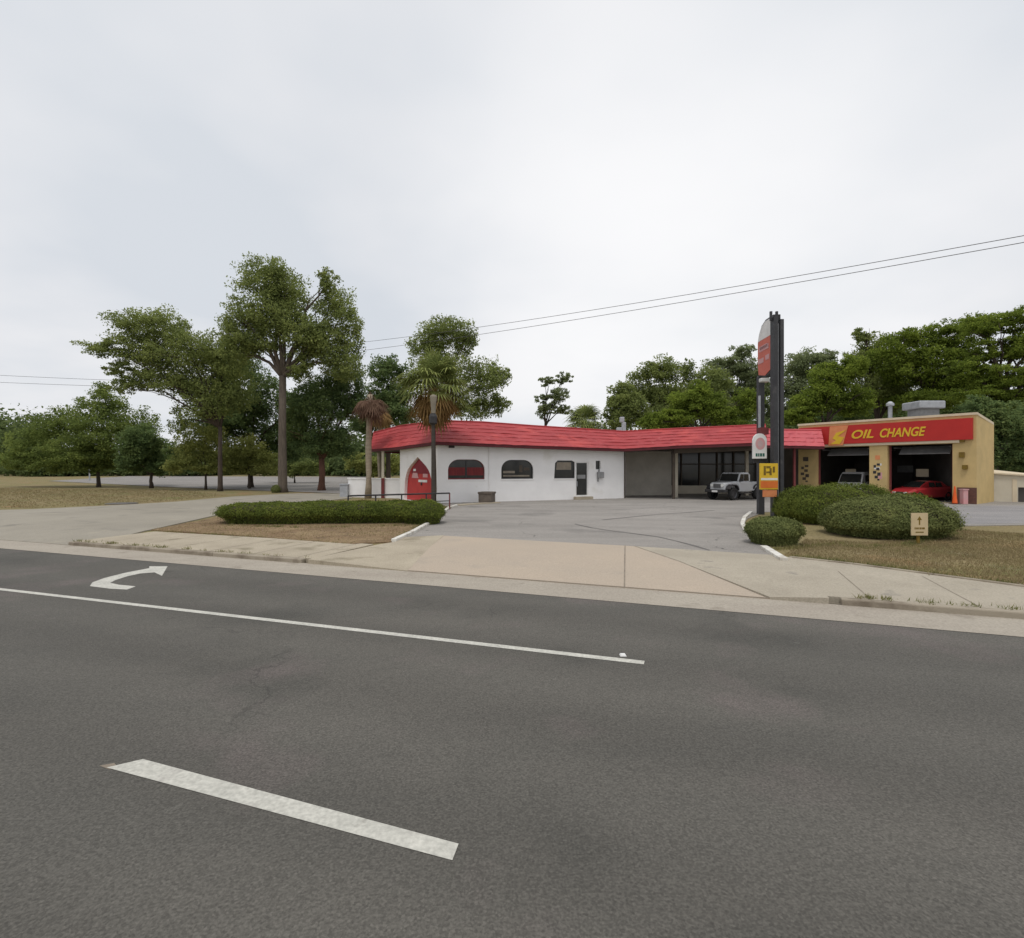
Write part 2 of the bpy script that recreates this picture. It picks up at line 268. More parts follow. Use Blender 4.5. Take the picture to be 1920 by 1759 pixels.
# ------------------------------------------------------------------ mesh builder
class MB:
    def __init__(s): s.v = []; s.f = []; s.m = []
    def add(s, vs, fs, mi=0):
        o = len(s.v); s.v += [tuple(v) for v in vs]; s.f += [tuple(i + o for i in f) for f in fs]; s.m += [mi] * len(fs)
    def box(s, x0, x1, y0, y1, z0, z1, mi=0, T=None):
        vs = [Vector((x, y, z)) for z in (z0, z1) for (x, y) in ((x0, y0), (x1, y0), (x1, y1), (x0, y1))]
        if T: vs = [T @ v for v in vs]
        s.add(vs, [(3, 2, 1, 0), (4, 5, 6, 7), (0, 1, 5, 4), (1, 2, 6, 5), (2, 3, 7, 6), (3, 0, 4, 7)], mi)
    def prism(s, ring, off, mi=0):               # ring of points extruded by vector off
        n = len(ring); off = Vector(off); a = [Vector(p) for p in ring]
        s.add(a + [p + off for p in a], [tuple(range(n))[::-1], tuple(range(n, 2 * n))] + [(i, (i + 1) % n, n + (i + 1) % n, n + i) for i in range(n)], mi)
    def tube(s, pts, rad, n=8, mi=0, cap=True):
        pts = [Vector(p) for p in pts]; k = len(pts)
        if isinstance(rad, (int, float)): rad = [rad] * k
        vs = []; up = Vector((0.13, 0.31, 1)).normalized()
        for i, p in enumerate(pts):
            d = (pts[min(i + 1, k - 1)] - pts[max(i - 1, 0)]).normalized()
            a = d.cross(up if abs(d.dot(up)) < 0.95 else Vector((1, 0.2, 0))).normalized(); b = d.cross(a)
            for j in range(n):
                t = 2 * math.pi * j / n; vs.append(p + (a * math.cos(t) + b * math.sin(t)) * rad[i])
        fs = [(i * n + j, i * n + (j + 1) % n, (i + 1) * n + (j + 1) % n, (i + 1) * n + j) for i in range(k - 1) for j in range(n)]
        if cap: fs += [tuple(range(n))[::-1], tuple(range((k - 1) * n, k * n))]
        s.add(vs, fs, mi)
    def lathe(s, c, prof, n=16, mi=0):
        c = Vector(c); vs = []
        for (r, z) in prof:
            for j in range(n):
                t = 2 * math.pi * j / n; vs.append(c + Vector((r * math.cos(t), r * math.sin(t), z)))
        k = len(prof)
        s.add(vs, [(i * n + j, i * n + (j + 1) % n, (i + 1) * n + (j + 1) % n, (i + 1) * n + j) for i in range(k - 1) for j in range(n)]
              + [tuple(range(n))[::-1], tuple(range((k - 1) * n, k * n))], mi)
    def build(s, name, mats, parent=None, bevel=0, smooth=False, nofix=False):
        me = bpy.data.meshes.new(name); o = bpy.data.objects.new(name, me); COL.objects.link(o)
        off = Vector((0, 0, 0))
        if parent is not None:
            o.parent = parent
            q = parent; loc = False
            while q is not None: off += q.location; loc = loc or bool(q.get('local')); q = q.parent
            if loc: off = Vector((0, 0, 0))
        me.from_pydata([(v[0] - off.x, v[1] - off.y, v[2] - off.z) for v in s.v], [], s.f)
        for mm in (mats if isinstance(mats, (list, tuple)) else [mats]): me.materials.append(mm)
        me.polygons.foreach_set('material_index', s.m)
        if not nofix:
            bm = bmesh.new(); bm.from_mesh(me); bmesh.ops.recalc_face_normals(bm, faces=bm.faces); bm.to_mesh(me); bm.free()
        if smooth: me.polygons.foreach_set('use_smooth', [True] * len(me.polygons))
        if bevel:
            b = o.modifiers.new('bevel', 'BEVEL'); b.width = bevel; b.segments = 2; b.limit_method = 'ANGLE'
        return o
def tag(o, label=None, cat=None, group=None, kind=None):
    if label: o['label'] = label
    if cat: o['category'] = cat
    if group: o['group'] = group
    if kind: o['kind'] = kind
    return o
def thing(name, label, cat, loc, rz=0, group=None, local=False):
    o = bpy.data.objects.new(name, None); COL.objects.link(o); o.location = loc; o.rotation_euler = (0, 0, rz); o.empty_display_size = 0.3
    if local: o['local'] = 1
    return tag(o, label, cat, group)
def raw(name, V, Fc, m, parent=None):            # big numpy meshes (V n*3, Fc m*k)
    me = bpy.data.meshes.new(name); o = bpy.data.objects.new(name, me); COL.objects.link(o)
    V = np.asarray(V, dtype=np.float64)
    if parent is not None:
        o.parent = parent; V = V - np.array(parent.location)
    k = Fc.shape[1]
    me.vertices.add(len(V)); me.vertices.foreach_set('co', V.astype(np.float32).ravel())
    me.loops.add(Fc.size); me.loops.foreach_set('vertex_index', Fc.ravel().astype(np.int32))
    me.polygons.add(len(Fc)); me.polygons.foreach_set('loop_start', np.arange(0, Fc.size, k, dtype=np.int32))
    try: me.polygons.foreach_set('loop_total', np.full(len(Fc), k, dtype=np.int32))
    except Exception: pass
    me.materials.append(m); me.update(calc_edges=True); me.validate()
    return o

# ------------------------------------------------------------------ ground, road, paths
def sheet(name, poly, m, dz=0.0, zf=None, kind='structure'):   # flat-ish polygon laid on the land, kinks cut in
    bm = bmesh.new(); vs = [bm.verts.new((p[0], p[1], 0)) for p in poly]
    for tri in tessellate_polygon([[Vector((p[0], p[1], 0)) for p in poly]]):
        try: bm.faces.new([vs[i] for i in tri])
        except ValueError: pass
    for v in (1.1, 4.0, BREAK, BREAK + 120):
        c = xy(0, v); bmesh.ops.bisect_plane(bm, geom=bm.verts[:] + bm.edges[:] + bm.faces[:], plane_co=(c[0], c[1], 0), plane_no=(NV.x, NV.y, 0))
    for v in bm.verts: v.co.z = (zf or zg)(v.co.x, v.co.y) + dz
    bm.normal_update()
    bmesh.ops.reverse_faces(bm, faces=[f for f in bm.faces if f.normal.z < 0])
    if name in ('driveway_apron', 'driveway_flare', 'sidewalk', 'parking_lot', 'left_driveway', 'mulch_bed', 'side_parking_lot'):   # turned-down edge of the slab
        for ed in [e_ for e_ in bm.edges if len(e_.link_faces) == 1]:
            a_, b_ = ed.verts; q = [bm.verts.new((w_.co.x, w_.co.y, w_.co.z - 0.2)) for w_ in (b_, a_)]; bm.faces.new((a_, b_, q[0], q[1]))
    me = bpy.data.meshes.new(name); bm.to_mesh(me); bm.free(); me.materials.append(m)
    o = bpy.data.objects.new(name, me); COL.objects.link(o); o['kind'] = kind
    return o
def gxy(pts, z=0.15): return [tuple(G(x, y, z)[:2]) for (x, y) in pts]
def gt(pts): return [tuple(GT(x, y)[:2]) for (x, y) in pts]

mb = MB(); rows = [-1500, -40, 1.1, 4.0, BREAK, BREAK + 120, 2500]; us = [-2600, -600, -200, -100, -50, 0, 50, 100, 200, 600, 2600]
for v in rows:
    z = -0.05 if v <= 1.1 else (0.12 + SLOPE * min(max(0, v - BREAK), 120))
    for u in us: p = xy(u, v); mb.add([(p[0], p[1], z)], [])
nu = len(us)
mb.f = [(i * nu + j, i * nu + j + 1, (i + 1) * nu + j + 1, (i + 1) * nu + j) for i in range(len(rows) - 1) for j in range(nu - 1)]; mb.m = [0] * len(mb.f)
tag(mb.build('ground', M['ground']), kind='structure')

sheet('road', [xy(-400, -22), xy(400, -22), xy(400, 0), xy(-400, 0)], M['road'], zf=lambda x, y: 0.0)
sheet('gutter', [xy(-300, -0.02), xy(300, -0.02), xy(300, 1.15), xy(-300, 1.15)], M['gutter'], zf=lambda x, y: 0.006 + 0.014 * max(0, vof(x, y)))
UD0, UD1 = -9.9, uof(*gxy([(1545, 1105)], 0.08)[0])      # mouth of the middle drive
ULD = uof(*gxy([(100, 1025)], 0.03)[0])                                                     # edge of the left drive
def bar(name, u0, u1, v0, v1, z0, z1, m, label=None, cat=None, kind='structure', bevel=0.025):
    mbx = MB(); n = max(1, int(abs(u1 - u0) / 3))
    for i in range(n):
        a = u0 + (u1 - u0) * i / n; b = u0 + (u1 - u0) * (i + 1) / n - 0.012
        q = [xy(a, v0), xy(b, v0), xy(b, v1), xy(a, v1)]
        mbx.prism([(p[0], p[1], z0) for p in q], (0, 0, z1 - z0))
    o = mbx.build(name, m, bevel=bevel); return tag(o, label, cat, kind=kind)
bar('kerb', ULD, UD0 - 0.2, 1.1, 1.28, -0.03, 0.13, M['kerb'])
bar('kerb', UD1 + 0.1, 60, 1.1, 1.28, -0.03, 0.135, M['kerb'])
def walk(u0, u1, name='sidewalk', m=None):
    sheet(name, [xy(u0, 1.29), xy(u1, 1.29), xy(u1, 4.0), xy(u0, 4.0)], m or M['walk'], zf=lambda x, y: 0.128 + 0.009 * (vof(x, y) - 1.29))
walk(ULD, UD0)
sheet('sidewalk', [xy(UD1 - .1, 1.29), xy(60, 1.29), (62, -8), (30, 4), (14, 9.6)] + gxy([(1920, 1100), (1750, 1078), (1600, 1058), (1485, 1046)]) + [xy(UD1 - .1, 4.0)], M['flare'], zf=lambda x, y: 0.128 + 0.009 * (min(4, vof(x, y)) - 1.29))
# middle drive: tan concrete apron, grey flares, asphalt lot
A1 = gxy([(832, 1005)])[0]; A2 = gxy([(1190, 1025)])[0]; A3 = gxy([(1445, 1041)])[0]
B1 = xy(-6.9, 1.12); B2 = gxy([(1440, 1112)], 0.06)[0]; B2 = xy(uof(*B2), 1.12); B3 = xy(UD1 + 0.3, 1.12)
drz = lambda x, y: 0.022 + (0.15 - 0.022) * min(1, max(0, vof(x, y) - 1.1) / 2.9) + (0.012 if vof(x, y) > 4 else 0.012)
wz = lambda x, y: 0.128 + 0.009 * (vof(x, y) - 1.29)
def blend(u0, u1):                              # from sidewalk level at u0 to drive level at u1
    def f(x, y):
        t = min(1, max(0, (uof(x, y) - u0) / (u1 - u0))); return (1 - t) * max(wz(x, y), 0.13) + t * drz(x, y) + 0.003
    return f
sheet('driveway_apron', [B1, B2, A2, A1], M['apron'], zf=drz)
sheet('driveway_flare', [B2, xy(UD1 - .1, 1.12), xy(UD1 - .1, 4.0), gxy([(1485, 1046)])[0], A3, A2], M['flare'], zf=lambda x, y: blend(UD1 - .1, 0.6)(x, y) if vof(x, y) < 4.1 else drz(x, y))
sheet('driveway_flare', [xy(UD0, 1.12), B1, A1, G(760, 1008)[:2], G(738, 1017)[:2], xy(UD0 + .2, 4.0)], M['walk'], zf=blend(UD0, -7.2))
# expansion joints in the apron
def strip(name, p, q, w, m, dz, zf):
    a = Vector(p); b = Vector(q); t = (b - a).normalized(); n = Vector((-t.y, t.x)) * w / 2
    return sheet(name, [tuple(a - n), tuple(b - n), tuple(b + n), tuple(a + n)], m, dz, zf)
jt = gxy([(1172, 1023)])[0]; jb = xy(uof(*gxy([(1172, 1098)], 0.05)[0]), 1.15)
strip('expansion_joint', jt, jb, 0.03, M['joint'], 0.004, drz)
strip('expansion_joint', xy(uof(*B1), 1.14), xy(uof(*B3), 1.14), 0.035, M['joint'], 0.006, drz)
strip('expansion_joint', A2, B2, 0.03, M['joint'], 0.005, drz)
for k in range(9):
    u = ULD + 1.2 + k * 1.6
    if u < UD0 - 0.5: strip('expansion_joint', xy(u, 1.32), xy(u, 3.97), 0.02, M['joint'], 0.004, lambda x, y: 0.128 + 0.009 * (vof(x, y) - 1.29))
    u = UD1 + 0.6 + k * 1.6
    strip('expansion_joint', xy(u, 1.32), xy(u, 3.97), 0.02, M['joint'], 0.004, lambda x, y: 0.128 + 0.009 * (vof(x, y) - 1.29))
ISL = [A3, G(1404, 1000)[:2], G(1392, 984)[:2], G(1402, 972)[:2], G(1432, 960)[:2], (17.0, 30.0), (20, 26.5), G(1790, 986)[:2], G(1925, 984)[:2], (45, 13.5)]
lot = [A1, A2] + [tuple(p) for p in ISL] + [(75, 14), (75, 62), (9, 62), (-6, 40), G(846, 953)[:2], G(800, 985)[:2], G(745, 1012)[:2]]
sheet('parking_lot', [tuple(p)[:2] for p in lot], M['lot'], zf=lambda x, y: 0.15 + SLOPE * max(0, vof(x, y) - BREAK))
sheet('side_parking_lot', [G(1760, 975)[:2], G(1795, 983)[:2], G(1925, 981)[:2], (44, 14.5), (74, 15), (74, 40), G(1925, 948)[:2], G(1770, 949)[:2]], M['lotblue'], zf=lambda x, y: 0.156)
# dark seal lines across the lot
def polyline_strip(name, pts, w, m, z):
    mbx = MB(); pts = [Vector(p) for p in pts]
    for i, p in enumerate(pts):
        t = (pts[min(i + 1, len(pts) - 1)] - pts[max(i - 1, 0)]).normalized(); n = Vector((-t.y, t.x)) * w * (0.5 + 0.25 * math.sin(i * 2.3))
        mbx.v += [(p.x - n.x, p.y - n.y, z), (p.x + n.x, p.y + n.y, z)]
    mbx.f = [(2 * i, 2 * i + 2, 2 * i + 3, 2 * i + 1) for i in range(len(pts) - 1)]; mbx.m = [0] * len(mbx.f)
    return tag(mbx.build(name, m), kind='structure')
M['seal'] = mat('crack_seal', (0.10, 0.093, 0.086), (0.15, 0.14, 0.13), 1.5)
polyline_strip('crack_seal', gxy([(1078, 983), (1110, 990), (1150, 996), (1190, 1001), (1235, 1007), (1265, 1014), (1300, 1023), (1330, 1032)]), 0.10, M['seal'], 0.156)
polyline_strip('crack_seal', gxy([(1130, 975), (1180, 970), (1230, 965), (1290, 961), (1340, 957)]), 0.12, M['seal'], 0.156)

# left side: concrete drive, car park strip beyond, mulch bed
sheet('left_driveway', [xy(-90, 1.1), xy(ULD, 1.1)] + [tuple(p)[:2] for p in (G(170, 1018, .1), G(290, 992), G(420, 963), G(560, 944), G(660, 934), G(660, 926), G(560, 925), G(440, 931), G(330, 941), G(230, 947), G(60, 955), G(-60, 958))] + [xy(-90, 9)], M['drive'], zf=lambda x, y: drz(x, y) if vof(x, y) < 4 else 0.162)
sheet('far_parking_lot', gt([(90, 902), (330, 914), (520, 921), (654, 926), (690, 912), (690, 894), (240, 893)]), M['farlot'], dz=0.015)
bed = [G(283, 994)[:2], G(430, 1003)[:2], G(560, 1013)[:2], G(662, 1020)[:2], G(735, 1016)[:2], G(800, 984)[:2], G(842, 953)[:2], G(700, 948)[:2], G(560, 952)[:2], G(425, 967)[:2]]
sheet('mulch_bed', [tuple(p) for p in bed], M['mulch'], zf=lambda x, y: 0.165)
def kerb_run(name, pts, w, z0, z1, m, label):
    mbx = MB(); pts = [Vector(p[:2]) for p in pts]; Lf = []; Rt = []
    for i, p in enumerate(pts):
        t = (pts[min(i + 1, len(pts) - 1)] - pts[max(i - 1, 0)]).normalized(); n = Vector((-t.y, t.x)) * w / 2
        Lf.append(p + n); Rt.append(p - n)
    for i in range(len(pts) - 1):
        q = [Lf[i], Rt[i], Rt[i + 1], Lf[i + 1]]
        mbx.prism([(a.x, a.y, z0) for a in q], (0, 0, z1 - z0))
    o = mbx.build(name, m, bevel=0.02); return tag(o, label, 'kerb')
kerb_run('painted_kerb', [G(738, 1016), G(775, 999), G(800, 985), G(822, 969), G(842, 953), G(856, 949)], 0.17, 0.1, 0.25, M['whitekerb'], 'white painted kerb edging the mulch bed by the long hedge')
kerb_run('painted_kerb', [G(1408, 962), G(1396, 972), G(1392, 984), G(1398, 998)], 0.17, 0.1, 0.25, M['whitekerb'], 'curved white kerb behind the small round bush')
kerb_run('painted_kerb', [G(1432, 1028), G(1470, 1052)], 0.2, 0.1, 0.24, M['whitekerb'], 'short straight white kerb in front of the small round bush')
kerb_run('grass_edging', [G(1480, 1045), G(1600, 1058), G(1750, 1078), G(1920, 1100), (14, 9.6), (30, 4)], 0.09, 0.1, 0.185, M['kerb'], 'dark stained edging between the dry lawn and the right sidewalk')
kerb_run('landing_kerb', [G(858, 948), G(900, 945), G(934, 943)], 0.5, 0.1, 0.22, M['walk'], 'pale concrete landing edge at the foot of the white wall')
# drain grate and leaf patch at the left island
mb = MB(); c = GT(228, 944)
mb.lathe((c.x, c.y, 0.1), [(0.95, 0), (0.95, 0.06), (0.85, 0.08)], 18)
tag(mb.build('manhole_cover', M['seal']), 'dark round cover at the edge of the left grass island', 'manhole cover')

# ------------------------------------------------------------------ markings
def quad_mark(name, pts, z=0.004): return sheet(name, [tuple(p) for p in pts], M['paint'], zf=lambda x, y: z)
c1 = Vector(G(1208, 1243, 0)[:2]); c0 = Vector(G(0, 1105, 0)[:2]); t = (c1 - c0).normalized(); n = Vector((-t.y, t.x)) * 0.065
q0 = c0 - t * 70
quad_mark('lane_marking', [q0 - n, c1 - n, c1 + n, q0 + n])
quad_mark('lane_marking', gxy([(200, 1440), (268, 1424), (860, 1583), (848, 1614)], 0))
sheet('lane_marking', gxy([(186, 1436), (214, 1431), (224, 1441), (205, 1443)], 0), M['joint'], zf=lambda x, y: 0.002)
arrow = [(582, 548), (545, 562), (470, 558), (385, 547), (396, 531), (448, 512), (540, 489), (640, 470), (640, 462), (718, 462), (694, 503), (662, 488), (600, 493), (545, 505), (495, 521), (472, 533), (510, 541)]
quad_mark('turn_arrow', gxy([(x / 2.2857, 860 + y / 2.2857) for (x, y) in arrow], 0))
mb = MB(); c = G(1168, 1229, 0)
mb.add([(c.x + a * sx, c.y + a * sy, z) for (a, z) in ((0.042, 0.0), (0.03, 0.02)) for (sx, sy) in ((-1, -1), (1, -1), (1, 1), (-1, 1))],
       [(4, 5, 6, 7), (0, 1, 5, 4), (1, 2, 6, 5), (2, 3, 7, 6), (3, 0, 4, 7)])
tag(mb.build('road_reflector', M['white']), 'small white raised reflector near the end of the solid lane line', 'road stud')

# ------------------------------------------------------------------ foliage
def leaves(lobes, n, size, rng, asp=0.55, clump=0.22, up=0.35, shell=0.45, dens=1.0, flat=0.75):
    """lobes: (centre xyz, radii xyz). Clumps spread through each lobe, small leaf-clump faces round each clump."""
    A = np.array([(l[1][0] * l[1][2] + l[1][0] * l[1][1]) for l in lobes]); A = A / A.sum()
    V = []
    for l, a in zip(lobes, A):
        k = max(8, int(n * a)); c = np.array(l[0]); r = np.array(l[1])
        nc = max(6, int(dens * 26 * (r[0] * r[2]) ** 0.62))
        d = rng.normal(size=(nc, 3)); d /= np.linalg.norm(d, axis=1)[:, None]
        rad = rng.random(nc) ** shell
        cc = d * rad[:, None]
        cs = clump * (0.55 + 0.9 * rng.random(nc))
        w = cs ** 1.6; w /= w.sum()
        idx = rng.choice(nc, size=k, p=w)
        g = rng.normal(size=(k, 3)); g = np.clip(g * 0.62, -1.0, 1.0); g[:, 2] *= flat
        p = c + (cc[idx] * 0.9) * r + g * (cs[idx][:, None]) * np.minimum(r, r.mean() * 1.2)
        V.append(p)
    p = np.concatenate(V); k = len(p)
    nrm = rng.normal(size=(k, 3)); nrm[:, 2] += up * 2.6; nrm /= np.linalg.norm(nrm, axis=1)[:, None]
    a = np.cross(nrm, rng.normal(size=(k, 3))); a /= np.linalg.norm(a, axis=1)[:, None]; b = np.cross(nrm, a)
    s = size * (0.55 + 0.9 * rng.random(k))[:, None]
    Q = np.stack([p - a * s, p + b * s * asp, p + a * s, p - b * s * asp], 1).reshape(-1, 3)
    Fc = np.arange(4 * k).reshape(k, 4)
    return Q, Fc
def limb(mb, p, q, r0, r1, rnd, sag=0.12, n=5, mi=0):
    p, q = Vector(p), Vector(q); Ln = (q - p).length
    pts = [p.lerp(q, i / n) + Vector((rnd.uniform(-1, 1), rnd.uniform(-1, 1), rnd.uniform(-.4, .4))) * Ln * 0.05 * (0 < i < n) + Vector((0, 0, sag * Ln * math.sin(math.pi * i / n))) for i in range(n + 1)]
    mb.tube(pts, [r0 + (r1 - r0) * i / n for i in range(n + 1)], 7, mi)
    return pts
SEED = [10]
def tree(name, label, base, d, lobes, leaf='leaf_oak', bark='bark', tr=0.3, n=12000, size=0.2, fork=None, group=None, depth=0.85, clump=0.22, dens=1.0, shell=0.45, cat='tree', lean=0, extra_trunks=(), limbs=True):
    """base: (x,y) of the foot in the photograph or an (x, y, z) Vector; lobes measured at distance d."""
    SEED[0] += 1; rng = np.random.default_rng(SEED[0]); rnd = random.Random(SEED[0])
    b = base if isinstance(base, Vector) else Vector((X(base[0], d), d, zg(X(base[0], d), d)))
    t = thing(name, label, cat, b, group=group)
    Ls = []
    for lb in lobes:
        cx, cy, rx, ry = lb[:4]; dd = lb[4] if len(lb) > 4 else rnd.uniform(-.3, .3) * rx / F * d
        c = P(cx, cy, d); c.y += dd; c.x *= (c.y / d)
        k = d / F; Ls.append(((c.x, c.y, c.z), (rx * k, rx * k * depth, ry * k)))
    Q, Fc = leaves(Ls, int(n * 1.9), size * 0.66, rng, clump=clump, dens=dens, shell=shell)
    raw('crown', Q, Fc, M[leaf], t)
    mb = MB()
    top = max(l[0][2] for l in Ls)
    fz = H(fork, d) if fork else b.z + 0.4 * (top - b.z)
    fp = Vector((b.x + lean, b.y, fz))
    pts = [b - Vector((0, 0, 0.2)), b + Vector((0, 0, 0.5)), b.lerp(fp, .5) + Vector((rnd.uniform(-.1, .1), 0, 0)), fp]
    mb.tube(pts, [tr * 1.5, tr * 1.08, tr * 0.92, tr * 0.8], 10)
    if limbs:
        for (c, r) in Ls:
            c = Vector(c); q = fp + (c - fp) * 0.95
            lp = limb(mb, fp - Vector((0, 0, 0.15)), q, tr * 0.52, tr * 0.12, rnd)
            for _ in range(4):
                s = lp[rnd.randint(2, 4)]
                e = c + Vector((rnd.uniform(-1, 1) * r[0], rnd.uniform(-1, 1) * r[1], rnd.uniform(-.6, .9) * r[2])) * 0.85
                limb(mb, s, e, tr * 0.16, tr * 0.04, rnd, 0.06, 4)
    for (px, py, r) in extra_trunks:
        bb = Vector((X(px, d), d, b.z)); limb(mb, bb - Vector((0, 0, .2)), P(px, py, d), r, r * .6, rnd, 0)
    mb.build('trunk', M[bark], t, smooth=True)
    return t

# ================================================================== RESTAURANT BUILDING
def wallface(mb, A, B, outer, holes, thick, mi=0, jamb=None):
    """wall from A to B (plan points); outer/holes are (s, z) rings. Front skin with real openings and jambs of depth thick."""
    A = Vector(A[:2]); B = Vector(B[:2]); t = (B - A).normalized(); nrm = Vector((t.y, -t.x))     # towards the viewer side
    to = lambda s_, z, k=0.0: (A.x + t.x * s_ - nrm.x * k, A.y + t.y * s_ - nrm.y * k, z)
    rings = [[Vector((p[0], p[1], 0)) for p in r] for r in [outer] + holes]
    tr = tessellate_polygon(rings); flat = [p for r in [outer] + holes for p in r]
    mb.add([to(*p) for p in flat], [tuple(x) for x in tr], mi)
    for h in holes:
        n = len(h); mb.add([to(*p) for p in h] + [to(p[0], p[1], thick) for p in h], [(i, (i + 1) % n, n + (i + 1) % n, n + i) for i in range(n)], mi if jamb is None else jamb)
    return to
def s_at(A, B, x):                              # where the sight line x meets the wall A-B
    A = Vector(A[:2]); B = Vector(B[:2]); t = (B - A).normalized(); k = (x - CX) / F
    s_ = (k * A.y - A.x) / (t.x - k * t.y); p = A + t * s_
    return s_, p.y
def arch(A, B, x0, x1, y0, y1, kind='round'):
    sa, da = s_at(A, B, x0); sb, db = s_at(A, B, x1); d = (da + db) / 2
    zt, zb = H(y0, d), H(y1, d); w = sb - sa; c = (sa + sb) / 2
    if kind == 'rect': return [(sa, zb), (sb, zb), (sb, zt), (sa, zt)]
    if kind == 'round':
        r = min(w * 0.30, (zt - zb) * 0.62); ring = [(sa, zb), (sb, zb)]
        ring += [(sb - r + r * math.cos(a), zt - r * 0.9 + r * 0.9 * math.sin(a)) for a in [math.pi / 2 * i / 7 for i in range(8)]]
        ring += [(sa + r - r * math.sin(a), zt - r * 0.9 + r * 0.9 * math.cos(a)) for a in [math.pi / 2 * i / 7 for i in range(8)]]
        return ring
    if kind == 'point':                          # ogive
        ring = [(sa, zb), (sb, zb)]; h = zt - zb; k = 10
        ring += [(c + w / 2 * (1 - 0.97 * (i / k) ** 4.2) * (1 - 0.010 * i), zb + h * (0.10 + 0.86 * (i / k) ** .92)) for i in range(k)]
        ring += [(c, zt)]
        ring += [(c - w / 2 * (1 - 0.97 * (i / k) ** 4.2) * (1 - 0.010 * i), zb + h * (0.10 + 0.86 * (i / k) ** .92)) for i in range(k - 1, -1, -1)]
        return ring
def inset(ring, k):
    cx = sum(p[0] for p in ring) / len(ring); cz = sum(p[1] for p in ring) / len(ring)
    w = max(p[0] for p in ring) - min(p[0] for p in ring); h = max(p[1] for p in ring) - min(p[1] for p in ring)
    return [(cx + (p[0] - cx) * (1 - 2 * k / w), cz + (p[1] - cz) * (1 - 2 * k / h)) for p in ring]

W0 = Vector((X(750, 42), 42)); W1 = Vector((X(820, 36.7), 36.7)); W2 = Vector((X(1170, 43), 43)); W2b = Vector((X(1173.5, 46.8), 46.8)); W3 = Vector((X(1259, 47.2), 47.2)); W4 = W3 + Vector((.15, 3))
WB = Vector((X(765, 47.5), 47.5)); WC = Vector((W4.x, 53))
rest = thing('restaurant_building', 'long white stucco building with a red tiled mansard roof and arched windows', 'building', (W1.x, W1.y, 0.15))
ZB = 0.1
wall = MB()
# left facet with the pointed doorway
d_ring = arch(W0, W1, 758, 811, 857, 943, 'point'); d_ring = [(p[0], max(p[1], ZB + .03)) for p in d_ring]
L01 = (W1 - W0).length
toL = wallface(wall, W0, W1, [(0, ZB), (L01, ZB), (L01, 4.2), (0, 4.02)], [d_ring], 0.28)
L12 = (W2 - W1).length
wins = [arch(W1, W2, 840, 909, 861.5, 899), arch(W1, W2, 940, 1000, 862.5, 898), arch(W1, W2, 1039, 1078, 863.5, 897)]
r3 = wins[2]; sa = min(p[0] for p in r3); sb = max(p[0] for p in r3); zt = max(p[1] for p in r3); zb = min(p[1] for p in r3)
wins[2] = [(sa, zb), (sb, zb), (sb, zt - .12), (sb - .25, zt), (sa + .3, zt), (sa + .08, zt - .2)]
door_r = arch(W1, W2, 1079.5, 1103, 866, 930.5, 'rect'); slot = arch(W1, W2, 1117, 1126, 864, 880, 'rect')
toF = wallface(wall, W1, W2, [(0, ZB), (L12, ZB), (L12, 4.05), (0, 4.35)], wins + [door_r, slot], 0.22)
for (a, b, h0, h1) in ((W2, W2b, 4.05, 4.1), (W3, W4, 4.15, 4.15), (W4, WC, 4.15, 4.15), (WC, WB, 4.15, 4.2), (WB, W0, 4.2, 4.2)):
    wallface(wall, a, b, [(0, ZB), ((b - a).length, ZB), ((b - a).length, h1), (0, h0)], [], 0.2)
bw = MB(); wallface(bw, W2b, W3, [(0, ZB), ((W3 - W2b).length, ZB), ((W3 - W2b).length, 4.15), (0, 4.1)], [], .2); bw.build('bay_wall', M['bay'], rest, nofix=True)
wo = wall.build('wall', M['stucco'], rest, nofix=True)
def panel(name, to, ring, k, thick, m, parent, bevel=0):
    mb = MB(); a = Vector(to(ring[0][0], ring[0][1], k)); b = Vector(to(ring[0][0], ring[0][1], k + thick))
    mb.prism([to(p[0], p[1], k) for p in ring], b - a); return mb.build(name, m, parent, bevel=bevel)
def frame(name, to, ring, w, k, thick, m, parent):
    mb = MB(); inn = inset(ring, w); n = len(ring)
    for i in range(n):
        j = (i + 1) % n; q = [ring[i], ring[j], inn[j], inn[i]]
        a = [to(p[0], p[1], k) for p in q]; off = Vector(to(0, 0, k + thick)) - Vector(to(0, 0, k)); mb.prism(a, off)
    return mb.build(name, m, parent)
